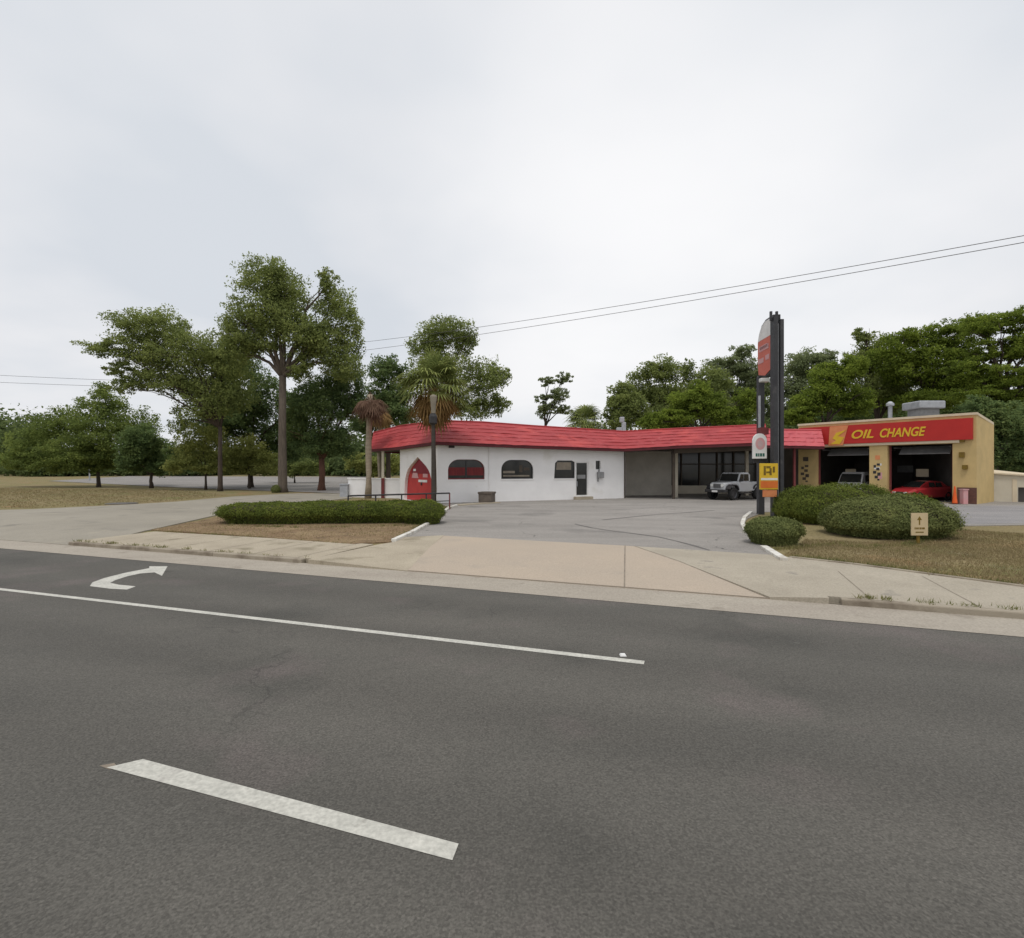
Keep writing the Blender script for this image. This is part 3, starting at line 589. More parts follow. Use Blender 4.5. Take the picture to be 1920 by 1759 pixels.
for i, r in enumerate(wins):
    f = frame('window', toF, r, 0.06, 0.11, 0.07, M['black'] if i else M['darkred_post'], rest)
    panel('pane', toF, inset(r, 0.05), 0.15, 0.01, M['glass'], f)
    s0, s1 = min(p[0] for p in r), max(p[0] for p in r); z0, z1 = min(p[1] for p in r), max(p[1] for p in r); w = s1 - s0; h = z1 - z0
    if i == 0:
        for (a, b) in ((0.03, 0.47), (0.53, 0.97)):
            panel('curtain', toF, [(s0 + w * a, z0 + .2 * h), (s0 + w * b, z0 + .2 * h), (s0 + w * b, z0 + .60 * h), (s0 + w * a, z0 + .60 * h)], 0.135, 0.01, M['redcloth'], f)
        panel('mullion', toF, [(s0 + w * .485, z0 + .05), (s0 + w * .515, z0 + .05), (s0 + w * .515, z1 - .1), (s0 + w * .485, z1 - .1)], 0.12, 0.02, M['black'], f)
    if i == 1:
        for (a, b, c_, e_) in ((.08, .44, .30, .42), (.08, .9, .12, .20), (.58, .68, .35, .72), (.72, .9, .45, .6)):
            panel('blind', toF, [(s0 + w * a, z0 + c_ * h), (s0 + w * b, z0 + c_ * h), (s0 + w * b, z0 + e_ * h), (s0 + w * a, z0 + e_ * h)], 0.140, 0.008, M['soffit'] if a > .5 else M['blind'], f)
    if i == 2:
        panel('blind', toF, [(s0 + w * .14, z0 + .48 * h), (s0 + w * .86, z0 + .48 * h), (s0 + w * .86, z0 + .9 * h), (s0 + w * .18, z0 + .9 * h)], 0.140, 0.008, M['blind'], f)
    panel('sill', toF, [(s0 - .05, z0 - .07), (s1 + .05, z0 - .07), (s1 + .05, z0 - .005), (s0 - .05, z0 - .005)], -0.05, 0.25, M['stucco'], f)
# red pointed door with pale notices
ad = panel('arched_door', toL, inset(d_ring, 0.03), 0.22, 0.05, M['reddoor'], rest)
s0, s1 = min(p[0] for p in d_ring), max(p[0] for p in d_ring); z0, z1 = min(p[1] for p in d_ring), max(p[1] for p in d_ring); w = s1 - s0; h = z1 - z0; cm = (s0 + s1) / 2
fan = [(cm + (q[0] - cm) * .8, q[1]) for q in d_ring if q[1] > z0 + h * .58]
panel('fanlight', toL, fan, 0.19, 0.03, M['darkred'], ad)
panel('notice', toL, [(cm - .30 * w, z0 + .52 * h), (cm - .06 * w, z0 + .52 * h), (cm - .10 * w, z0 + .64 * h), (cm - .26 * w, z0 + .64 * h)], 0.185, 0.025, M['pink'], ad)
panel('notice', toL, [(cm + .10 * w, z0 + .54 * h), (cm + .26 * w, z0 + .54 * h), (cm + .26 * w, z0 + .62 * h), (cm + .10 * w, z0 + .62 * h)], 0.185, 0.025, M['pink'], ad)
panel('notice', toL, [(cm - .06 * w, z0 + .43 * h), (cm + .24 * w, z0 + .43 * h), (cm + .24 * w, z0 + .485 * h), (cm - .06 * w, z0 + .485 * h)], 0.185, 0.025, M['white'], ad)
panel('notice', toL, [(cm - .24 * w, z0 + .68 * h), (cm - .15 * w, z0 + .68 * h), (cm - .15 * w, z0 + .73 * h), (cm - .24 * w, z0 + .73 * h)], 0.185, 0.025, M['white'], ad)
panel('handle', toL, [(cm + .03 * w, z0 + .36 * h), (cm + .06 * w, z0 + .36 * h), (cm + .06 * w, z0 + .42 * h), (cm + .03 * w, z0 + .42 * h)], 0.16, 0.06, M['black'], ad)
# dark glass door
sd_ = frame('door', toF, door_r, 0.09, 0.04, 0.10, M['white'], rest)
panel('pane', toF, inset(door_r, 0.085), 0.10, 0.02, M['glass'], sd_)
a, b = door_r[0], door_r[2]
panel('handle', toF, [(a[0] + .15, 1.15), (a[0] + .19, 1.15), (a[0] + .19, 1.55), (a[0] + .15, 1.55)], 0.06, 0.04, M['galv'], sd_)
panel('door_poster', toF, [(a[0] + .2, 1.75), (b[0] - .2, 1.75), (b[0] - .2, 2.05), (a[0] + .2, 2.05)], 0.09, 0.01, M['grey'], sd_)
panel('step', toF, [(a[0] - .2, ZB), (b[0] + .2, ZB), (b[0] + .2, a[1] - .02), (a[0] - .2, a[1] - .02)], -0.4, 0.38, M['walk'], rest)
panel('pane', toF, slot, 0.15, 0.02, M['glass'], rest)
def facade_box(name, x0, x1, y0, y1, k, dep, m, par=None):
    r = arch(W1, W2, x0, x1, y0, y1, 'rect'); return panel(name, toF, r, k, dep, m, par or rest, bevel=.02)
mtr = facade_box('electric_meter', 1119, 1130, 885, 896, -0.22, 0.215, M['grey'])
facade_box('conduit', 1121.5, 1123.5, 880, 886, -0.10, 0.09, M['grey'], mtr); facade_box('conduit', 1119, 1122, 896, 903, -0.1, 0.09, M['grey'], mtr)
mb = MB(); s_, d_ = s_at(W1, W2, 917); mb.tube([toF(s_, 4.2, -.06), toF(s_, 0.3, -.06), toF(s_, 0.2, -.25)], 0.045, 8); mb.build('downpipe', M['stucco'], rest)
mb = MB(); mb.tube([(W2.x + .05, W2.y - .02, .1), (W2.x + .05, W2.y - .02, 4.0)], .05, 8); mb.build('downpipe', M['soffit'], rest)
for xx in (846, 1110): facade_box('floodlight', xx - 5, xx + 4, 833, 840, -0.3, 0.29, M['black'])

# mansard roof in courses
def mansard(name, E, Rg, m, parent, n=6, lap=0.022, soff=1.2, top=None):
    E = [P(*e) for e in E]; Rg = [P(*e) for e in Rg]; rr_ = random.Random(7); q = 10
    dens_ = lambda A: [A[i].lerp(A[i + 1], j / q) for i in range(len(A) - 1) for j in range(q)] + [A[-1]]
    E0, R0 = E, Rg; E, Rg = dens_(E), dens_(Rg); mb = MB(); k = len(E); up = Vector((0, -lap, lap))
    for i in range(n):
        jt_ = [Vector((0, rr_.gauss(0, .012), rr_.gauss(0, .014))) for _ in E]; a = [e.lerp(r, i / n) + up * rr_.uniform(.7, 1.2) + jq for e, r, jq in zip(E, Rg, jt_)]; b = [e.lerp(r, (i + 1) / n) for e, r in zip(E, Rg)]
        mb.add(a + b, [(j, j + 1, k + j + 1, k + j) for j in range(k - 1)])
        c = [e.lerp(r, i / n) for e, r in zip(E, Rg)]
        mb.add(c + a, [(j, j + 1, k + j + 1, k + j) for j in range(k - 1)])
    for (j, s_) in ((0, -1), (k - 1, 1)):        # end caps
        mb.add([E[j], Rg[j], Vector((Rg[j].x, Rg[j].y, E[j].z))], [(0, 1, 2)])
    # standing ribs down the slope
    o = mb.build(name, m, parent, nofix=True)
    # ridge cap, fascia board, soffit
    fb = MB(); f0 = [e + Vector((0, 0, -0.20)) for e in E]; f1 = [e + Vector((0, .02, 0.0)) for e in E]
    fb.add(f0 + f1, [(j, j + 1, k + j + 1, k + j) for j in range(k - 1)])
    fb.build('fascia_board', M['roofedge'], o, nofix=True)
    sb_ = MB(); inner = [Vector((r.x, r.y + soff, e.z - 0.14)) for e, r in zip(E, Rg)]
    sb_.add([e + Vector((0, 0.02, 0)) for e in f0] + inner, [(j, k + j, k + j + 1, j + 1) for j in range(k - 1)])
    sb_.build('soffit', M['soffit'], o, nofix=True)
    rc = MB(); rc.tube([r + Vector((0, 0, 0.02)) for r in Rg], 0.07, 6); rc.build('ridge_cap', m, o)
    return o, E0, R0
EAVE = [(694, 843, 45.2), (745, 838.5, 41), (818, 828.5, 35.9), (905, 832, 37.1), (1000, 836, 38.8), (1170, 842, 42.0), (1262, 836.5, 40.8), (1436, 830, 38)]
RIDGE = [(700, 812, 47.6), (750, 799, 45.4), (826, 789.5, 39.2), (905, 792, 40.5), (1000, 799, 42.4), (1170, 809.5, 45.0), (1264, 804.5, 43.6), (1436, 797, 40.8)]
ro, E_, R_ = mansard('roof', EAVE, RIDGE, M['roof'], rest)
mb = MB(); k = len(R_)
back = [Vector((X(706, 52), 52, 3.2 + 2.2)), Vector((X(760, 53), 53, 5.4)), Vector((X(850, 54), 54, 5.5)), Vector((X(905, 55), 55, 5.5)), Vector((X(1000, 55), 55, 5.4)), Vector((X(1170, 55), 55, 5.3)), Vector((X(1264, 54), 54, 5.3)), Vector((X(1400, 54), 54, 5.3))]
mb.add([r + Vector((0, 0.03, -0.03)) for r in R_] + [b_ - Vector((0, 0, .35)) for b_ in back], [(j, j + 1, k + j + 1, k + j) for j in range(k - 1)])
mb.build('flat_roof', M['flatroof'], ro, nofix=True)
mb = MB(); mb.add([b_ - Vector((0, 0, .35)) for b_ in back] + [Vector((b_.x, b_.y, 4.05)) for b_ in back], [(j, j + 1, k + j + 1, k + j) for j in range(k - 1)])
mb.build('rear_fascia', M['roofedge'], ro, nofix=True)
# ceiling of the canopy bay
mb = MB(); mb.add([(W2.x + .3, 43.1, 4.1), (X(1436, 40.4), 40.4, 4.12), (X(1440, 53), 53, 4.0), (W2.x + .3, 53, 4.0)], [(3, 2, 1, 0)])
mb.build('canopy_ceiling', M['soffit'], rest, nofix=True)
mb = MB(); a = P(1264, 842, 41.6); b = P(1434, 835, 39.0)
mb.prism([a, b, b - Vector((0, 0, .35)), a - Vector((0, 0, .35))], (0.05, .25, 0)); mb.build('canopy_beam', M['soffit'], rest)
for (px, d, w, m) in ((1263, 41.9, .10, 'soffit'), (1267.5, 44.0, .13, 'cream'), (1400, 46.5, .13, 'cream')):
    mb = MB(); mb.box(X(px, d) - w, X(px, d) + w, d - w, d + w, 0.13, 4.15); mb.build('canopy_post', M[m], rest, bevel=.015)
# rear of the canopy bay: low cream wall, posts, dark panes
mb = MB(); yb = 49.0; mb.box(W4.x, X(1440, yb), yb, yb + .25, 0.1, 0.98); mb.build('sill_wall', M['cream'], rest)
mb = MB(); mb.add([(W4.x, yb + .15, .98), (X(1440, yb), yb + .15, .98), (X(1440, yb), yb + .15, 4.1), (W4.x, yb + .15, 4.1)], [(0, 1, 2, 3)]); mb.build('glazing', M['glass'], rest)
for px in (1278, 1312, 1345, 1376, 1402, 1430):
    mb = MB(); mb.box(X(px, yb) - .06, X(px, yb) + .06, yb + .02, yb + .14, .98, 4.1); mb.build('mullion', M['soffit'], rest)
mb = MB(); mb.box(W4.x, X(1440, yb), yb + .03, yb + .12, 2.9, 3.0); mb.build('transom', M['soffit'], rest)
# left porch post
mb = MB(); pp = Vector((X(718, 43.6), 43.6)); mb.box(pp.x - .10, pp.x + .10, pp.y - .10, pp.y + .10, 1.75, 4.2, 0); mb.box(pp.x - .12, pp.x + .12, pp.y - .12, pp.y + .12, 0.12, 1.75, 1)
mb.build('porch_post', [M['cream'], M['darkred_post']], rest, bevel=.01)

# low white wall left of the building
lw = MB(); a = Vector((X(653, 45.2), 45.2)); b = Vector((X(754, 43), 43)); t = (b - a).normalized(); n = Vector((-t.y, t.x)) * .2
for (p, q, zt, e) in ((a, b, 1.66, 0), (a - t * .05, b + t * 0, 1.76, .05)):
    z0 = 0.1 if e == 0 else 1.66
    k = n.normalized() * e; lw.prism([(p.x - k.x, p.y - k.y, z0), (q.x - k.x, q.y - k.y, z0), (q.x + n.x + k.x, q.y + n.y + k.y, z0), (p.x + n.x + k.x, p.y + n.y + k.y, z0)], (0, 0, zt - z0))
tag(lw.build('low_wall', M['stucco']), 'low white wall left of the pointed red door behind the palm trunk', 'wall')
gb = MB(); gx = X(646, 45); gb.box(gx - .35, gx + .3, 44.8, 45.6, .1, 1.15); gb.box(gx - .4, gx + .35, 44.75, 45.65, 1.15, 1.25)
tag(gb.build('utility_box', M['galv'], bevel=.03), 'grey utility box at the left end of the low white wall', 'box')
# rail behind the hedge
rl = thing('railing', 'thin black handrail running behind the long hedge', 'railing', (-8.4, 28.4, .15))
ra, rb = Vector((-8.6, 28.0, 1.09)), Vector((X(843, 31.2), 31.2, 1.09))
mb = MB(); mb.tube([ra, rb], 0.045, 8); mb.build('handrail', M['black'], rl)
mb = MB(); mb.tube([ra - Vector((0, 0, .45)), rb - Vector((0, 0, .45))], 0.025, 8); mb.build('mid_rail', M['black'], rl)
for i in range(5):
    p = ra.lerp(rb, i / 4); mb = MB(); mb.tube([(p.x, p.y, .1), p], .04, 8); mb.build('post', M['black'] if i < 4 else M['darkred_post'], rl)
# planter by the wall
pl = thing('planter', 'square brown concrete planter standing against the white wall', 'planter', (X(913, 36.9), 36.6, .15))
px_, py_ = X(913, 36.9), 36.9
mb = MB(); mb.lathe((px_, py_, .15), [(.60, 0), (.66, .1), (.66, .62), (.72, .66), (.72, .78), (.60, .78), (.56, .6)], 4)
T = Matrix.Translation((px_, py_, 0)) @ Matrix.Rotation(R(30), 4, 'Z') @ Matrix.Translation((-px_, -py_, 0)); mb.v = [tuple(T @ Vector(v)) for v in mb.v]
mb.build('pot', mat('planter_concrete', (0.16, 0.13, 0.105), (0.11, 0.09, 0.075), 4), pl, bevel=.02)
mb = MB(); mb.lathe((px_, py_, .72), [(.5, 0), (.5, .03), (.3, .06)], 8); mb.build('soil', M['barkdark'], pl)

# linking roof between the two buildings
link = thing('link_canopy', 'short faded red canopy roof between the pylon sign and the oil change shop', 'canopy', (X(1490, 43), 43, .15))
mansard('canopy_roof', [(1437, 835.5, 42.8), (1492, 836, 42.6), (1546, 837.5, 42.0)], [(1437, 806, 44.0), (1492, 806.5, 43.8), (1540, 807, 43.3)], M['roofpink'], link, n=4, soff=3)
mb = MB(); mb.add([P(1437, 806.3, 44.02), P(1492, 806.8, 43.82), P(1540, 807.3, 43.32), Vector((X(1500, 50), 50, 5.4)), Vector((X(1440, 50), 50, 5.4))], [(0, 1, 2, 3, 4)]); mb.build('flat_roof', M['flatroof'], link)
mb = MB(); mb.box(X(1489, 43.2) - .08, X(1489, 43.2) + .08, 43.1, 43.26, .12, 4.3); mb.build('post', M['darkred_post'], link)
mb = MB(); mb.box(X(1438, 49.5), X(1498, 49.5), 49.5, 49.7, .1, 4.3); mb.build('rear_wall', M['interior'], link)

# ================================================================== OIL CHANGE SHOP
OL = Vector((X(1497, 45), 45)); OR = Vector((X(1831, 35.6), 35.6)); ot = (OR - OL).normalized(); on = Vector((ot.y, -ot.x)); LO = (OR - OL).length
shop = thing('oil_change_shop', 'tan two bay oil change garage with a long red sign band', 'building', (OR.x, OR.y, .15))
def oz(y, x): return H(y, s_at(OL, OR, x)[1])
ZT = oz(777, 1831)
def orng(x0, x1, ytop, zb=None, x_for_top=None):
    a = s_at(OL, OR, x0)[0]; b = s_at(OL, OR, x1)[0]; zt = oz(ytop, x_for_top or (x0 + x1) / 2); return [(a, zb if zb is not None else ZB), (b, zb if zb is not None else ZB), (b, zt), (a, zt)]
b1 = orng(1531, 1630, 838, .16); b2 = orng(1664, 1786, 833.5, .16)
mb = MB(); to = wallface(mb, OL, OR, [(0, ZB), (LO, ZB), (LO, ZT), (0, ZT)], [b1, b2], 0.35)
DEP = 4.2
bR = OR - on * DEP; bL = OL - on * 11
for (a, b) in ((OR, bR),):
    wallface(mb, a, b, [(0, ZB), ((b - a).length, ZB), ((b - a).length, ZT - .45), (0, ZT)], [], .2)
bR2 = OR - on * DEP; bR3 = OR - on * 11 + ot * -6.5
lq = (bR3 - bR2).length; wallface(mb, bR2, bR3, [(0, ZB), (lq, ZB), (lq, ZT - .6), (0, ZT - .6)], [], .2)
wallface(mb, bR3, bL, [(0, ZB), ((bL - bR3).length, ZB), ((bL - bR3).length, ZT - .6), (0, ZT - .6)], [], .2)
wallface(mb, bL, OL, [(0, ZB), (11, ZB), (11, ZT - .3), (0, ZT - .6)], [], .2)
mb.build('wall', M['tan'], shop, nofix=True)
mb = MB(); mb.add([to(0, ZT - .3, .1), to(LO - .05, ZT - .3, .1), (bR.x, bR.y, ZT - .6), (bR3.x, bR3.y, ZT - .7), (bL.x, bL.y, ZT - .7)], [(0, 1, 2, 3, 4)]); mb.build('flat_roof', M['flatroof'], shop)
mb = MB(); mb.prism([to(-.04, ZT - .02, -.06), to(LO + .04, ZT - .02, -.06), to(LO + .04, ZT + .14, -.06), to(-.04, ZT + .14, -.06)], Vector(to(0, 0, .3)) - Vector(to(0, 0, 0)))
rr = Vector((bR.x, bR.y, ZT - .45)) ; r0 = Vector(to(LO + .04, ZT, .24))
mb.prism([r0 + Vector((0, 0, -.05)), rr + Vector((0, 0, -.05)), rr + Vector((0, 0, .12)), r0 + Vector((0, 0, .12))], Vector((-ot.x, -ot.y, 0)) * .25)
mb.build('parapet_cap', M['trim'], shop)
# red sign band: bottom edge follows the openings' head
zf0 = min(oz(826, 1640), oz(835, 1545)) ; zf1 = ZT - .16
sL = s_at(OL, OR, 1500)[0]; sR = s_at(OL, OR, 1825)[0]
zfb = (oz(834, 1560) + oz(824, 1800)) / 2
band = panel('sign_band', to, [(sL, zfb), (sR, zfb), (sR, ZT - .22), (sL, ZT - .22)], -0.20, .196, M['fasciared'], shop)
panel('trim_strip', to, [(s_at(OL, OR, 1525)[0], zfb - .19), (s_at(OL, OR, 1800)[0], zfb - .19), (s_at(OL, OR, 1800)[0], zfb - .01), (s_at(OL, OR, 1525)[0], zfb - .01)], -0.14, .137, M['trim'], shop)
def text(body, m, name, parent, origin, xdir, zdir, size, shear=0.0, ext=0.012, width=None, bold=0.0):
    cu = bpy.data.curves.new('txt', 'FONT'); cu.body = body; cu.size = size; cu.shear = shear; cu.extrude = ext; cu.align_x = 'LEFT'; cu.offset = bold
    tmp = bpy.data.objects.new('txt', cu); COL.objects.link(tmp); bpy.context.view_layer.update()
    me = bpy.data.meshes.new_from_object(tmp.evaluated_get(bpy.context.evaluated_depsgraph_get())); bpy.data.objects.remove(tmp)
    xd, zd = Vector(xdir), Vector(zdir); nd_ = xd.cross(zd); O = Vector(origin)
    xs = [v.co.x for v in me.vertices]; kx = (width / (max(xs) - min(xs))) if width else 1; x0 = min(xs)
    off = Vector((0, 0, 0)); q = parent
    loc = False
    while q is not None: off += q.location; loc = loc or bool(q.get('local')); q = q.parent
    if loc: off = Vector((0, 0, 0))
    for v in me.vertices: v.co = O + xd * (v.co.x - x0) * kx + zd * v.co.y + nd_ * v.co.z - off
    me.name = name; me.materials.clear(); me.materials.append(m); o = bpy.data.objects.new(name, me); COL.objects.link(o); o.parent = parent
    return o
ot3 = Vector((ot.x, ot.y, 0)); hb = ZT - .22 - zfb
sa, sb = s_at(OL, OR, 1599)[0], s_at(OL, OR, 1640)[0]; sc_, se = s_at(OL, OR, 1652)[0], s_at(OL, OR, 1738)[0]
text('OIL', M['yellow'], 'lettering', band, to(sa, zfb + hb * .27, -.215), ot3, (0, 0, 1), hb * .62, .28, .014, sb - sa, .02)
text('CHANGE', M['yellow'], 'lettering', band, to(sc_, zfb + hb * .27, -.215), ot3, (0, 0, 1), hb * .62, .28, .014, se - sc_, .02)
la, lb = s_at(OL, OR, 1556)[0], s_at(OL, OR, 1596)[0]; lw_ = lb - la
emb = panel('emblem', to, [(la, zfb - .12), (lb - .5, zfb - .12), (lb - .12, zfb + hb * .98), (la + .1, zfb + hb * .98)], -0.26, .055, M['peach'], shop)
panel('emblem_mark', to, [(la + lw_ * .10, zfb), (la + lw_ * .55, zfb), (la + lw_ * .75, zfb + hb * .35), (la + lw_ * .45, zfb + hb * .42), (la + lw_ * .85, zfb + hb * .75), (la + lw_ * .38, zfb + hb * .62), (la + lw_ * .2, zfb + hb * .30), (la + lw_ * .38, zfb + hb * .2)], -0.285, .022, M['yellow'], emb)
# pillars: rosettes and small dark checks
for (cx_, top_, w_) in ((1510, 857, 11), (1645, 854, 10)):
    for (dx, dy, ww, hh) in ((-.2, 0, .9, 8), (-.5, 18, .45, 5), (.1, 15, .6, 4), (0, 23, .6, 5), (-.6, 29, .6, 5), (.2, 32, .6, 6), (-.3, 38, .6, 5), (.2, 44, .4, 3)):
        x0 = cx_ + dx * w_ - 2; r = arch(OL, OR, x0, x0 + ww * w_, top_ + dy, top_ + dy + hh, 'rect')
        panel('painted_check', to, r, -0.012, .01, M['soffit'] if cx_ < 1600 else (M['black'] if dy else M['peach']), shop)
    r = arch(OL, OR, cx_ - 8, cx_ + 4, top_ + 26, top_ + 31, 'rect')
    if cx_ > 1600:
        for (x0, x1, y0, y1, m) in ((1639, 1650, 876, 880, 'white'), (1644, 1653, 869, 873, 'white'), (1647, 1654, 886, 898, 'pink')):
            panel('painted_check', to, arch(OL, OR, x0, x1, y0, y1, 'rect'), -0.006, .004, M[m], shop)
for (x0, x1, y0, y1) in ((1799, 1809, 848, 858), (1800, 1809, 823, 829), (1805, 1815, 872, 880)):
    panel('wall_lamp', to, arch(OL, OR, x0, x1, y0, y1, 'rect'), -0.16, .155, M['olive'], shop)
panel('brick_base', to, [(s_at(OL, OR, 1795)[0], .1), (LO + .02, .1), (LO + .02, 1.25), (s_at(OL, OR, 1795)[0], 1.25)], -0.07, .066, M['brown'], shop)
# bays: floor, inner skin, rear lights, rolled-up doors
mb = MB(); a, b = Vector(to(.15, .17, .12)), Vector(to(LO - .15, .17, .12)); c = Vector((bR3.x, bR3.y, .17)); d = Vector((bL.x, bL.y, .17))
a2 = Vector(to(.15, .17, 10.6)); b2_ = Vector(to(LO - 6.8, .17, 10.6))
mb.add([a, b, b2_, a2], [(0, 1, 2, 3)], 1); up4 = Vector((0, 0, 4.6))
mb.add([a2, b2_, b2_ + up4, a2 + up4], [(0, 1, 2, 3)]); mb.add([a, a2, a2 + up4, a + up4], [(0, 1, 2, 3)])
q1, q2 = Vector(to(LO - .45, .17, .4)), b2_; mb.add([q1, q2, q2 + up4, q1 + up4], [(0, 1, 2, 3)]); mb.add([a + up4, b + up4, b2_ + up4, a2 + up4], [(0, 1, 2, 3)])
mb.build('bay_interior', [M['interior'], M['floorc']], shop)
for r in (b1, b2):
    s0, s1 = r[0][0] + .1, r[1][0] - .1; zt = r[2][1]
    panel('door_frame', to, [(r[0][0] + .004, .17), (r[0][0] + .12, .17), (r[0][0] + .12, zt - .004), (r[0][0] + .004, zt - .004)], .36, .08, M['darkred_post'], shop)
    panel('door_frame', to, [(r[1][0] - .12, .17), (r[1][0] - .004, .17), (r[1][0] - .004, zt - .004), (r[1][0] - .12, zt - .004)], .36, .08, M['darkred_post'], shop)
    rd = MB()
    for i in range(1):                           # sectional door, partly raised under the ceiling
        z = zt - .12; rd.prism([to(s0 + .3, z - .55, 1.0), to(s1 - .3, z - .55, 1.0), to(s1 - .3, z, 1.7), to(s0 + .3, z, 1.7)], (0, 0, .04)); [rd.prism([to(q_, z - .1, .5), to(q_ + .06, z - .1, .5), to(q_ + .06, z - .1, 6), to(q_, z - .1, 6)], (0, 0, .06)) for q_ in (s0 + .15, s1 - .2)]
    rd.build('rolled_door', M['grey'], shop)
    for k in range(2):
        panel('rear_window', to, [(s0 + .3 + k * (s1 - s0) * .5, 2.2), (s0 + .2 + (k + .8) * (s1 - s0) * .5, 2.2), (s0 + .2 + (k + .8) * (s1 - s0) * .5, 2.8), (s0 + .3 + k * (s1 - s0) * .5, 2.8)], 10.5, .04, M['grey'], shop)
    panel('tool_shelf', to, [(s0 + .2, 1.0), (s0 + 1.9, 1.0), (s0 + 1.9, 1.12), (s0 + .2, 1.12)], 3.6, .4, M['galv'], shop)
    panel('tool_chest', to, [(s0 + .3, .18), (s0 + 1.1, .18), (s0 + 1.1, .95), (s0 + .3, .95)], 3.7, .4, M['redcar'], shop)
    panel('wall_poster', to, [(s0 + .5, 1.9), (s0 + 1.3, 1.9), (s0 + 1.3, 2.5), (s0 + .5, 2.5)], 3.9, .02, M['trim'], shop)
# rooftop ventilator and vent pipe
rv = thing('roof_ventilator', 'grey metal box ventilator on the garage roof', 'ventilator', (X(1731, 43), 43, ZT - .6))
mb = MB(); cx0 = X(1731, 43); mb.box(cx0 - .75, cx0 + .75, 42.3, 43.7, ZT - .7, H(768, 43)); mb.build('curb', M['grey'], rv)
mb = MB(); mb.box(cx0 - 1.02, cx0 + 1.02, 42.0, 44.0, H(768, 43), H(754, 43)); mb.build('hood', M['galv'], rv, bevel=.08)
vp = MB(); cx0 = X(1669, 45); vp.lathe((cx0, 45, ZT - .7), [(.16, 0), (.16, H(762, 45) - ZT + .7), (.3, H(761, 45) - ZT + .7), (.3, H(757, 45) - ZT + .7), (.1, H(753, 45) - ZT + .7)], 12)
tag(vp.build('vent_pipe', M['galv']), 'slim vent pipe with a cap standing on the garage roof', 'vent pipe')
# extension to the right
ex = thing('side_shed', 'low cream side building at the right edge with a dark doorway', 'building', (X(1880, 38), 38, .15))
xa = Vector((X(1846, 38.6), 38.6)); xb = Vector((X(1985, 36.4), 36.4)); lx = (xb - xa).length
dr = [(s_at(xa, xb, 1909)[0], ZB + .03), (s_at(xa, xb, 1932)[0], ZB + .03), (s_at(xa, xb, 1932)[0], H(914, 37.5)), (s_at(xa, xb, 1909)[0], H(914, 37.5))]
mb = MB(); tx = wallface(mb, xa, xb, [(0, ZB), (lx, ZB), (lx, 1.86), (0, 2.18)], [dr], .2)
e = Vector(tx(lx, 0, 5)); wallface(mb, xb, e, [(0, ZB), (5, ZB), (5, 1.8), (0, 1.86)], [], .2); mb.build('wall', M['cream'], ex, nofix=True)
mb = MB(); mb.prism([tx(-.1, 2.19, -.15), tx(lx + .1, 1.87, -.15), tx(lx + .1, 1.95, 5), tx(-.1, 2.5, 5)], (0, 0, .1)); mb.build('roof', M['trim'], ex)
panel('door', tx, dr, .16, .05, M['interior'], ex)
panel('corner_trim', tx, [(dr[0][0] - .3, ZB + .02), (dr[0][0] - .06, ZB + .02), (dr[0][0] - .06, 1.75), (dr[0][0] - .3, 1.8)], -.03, .027, M['trim'], ex)
# cone and red box at the garage corner
cn = thing('traffic_cone', 'tall orange traffic cone by the right pillar of the garage', 'cone', tuple(to(s_at(OL, OR, 1799)[0], .155, -1.0)))
c = cn.location; mb = MB(); mb.lathe((c.x, c.y, .155), [(.17, .03), (.15, .1), (.10, .6), (.045, 1.15), (.03, 1.2)], 14); mb.build('cone', M['cone'], cn, smooth=True)
mb = MB(); mb.box(c.x - .24, c.x + .24, c.y - .24, c.y + .24, .155, .19); mb.build('base', M['black'], cn, bevel=.01)
p = Vector(to(s_at(OL, OR, 1812)[0], .155, -.55)); mb = MB(); mb.box(p.x - .16, p.x + .16, p.y - .16, p.y + .16, .155, 1.1); mb.box(p.x - .2, p.x + .2, p.y - .2, p.y + .2, 1.1, 1.16)
tag(mb.build('trash_bin', M['pink'], bevel=.02), 'faded pink bin between the orange cone and the brick base', 'bin')

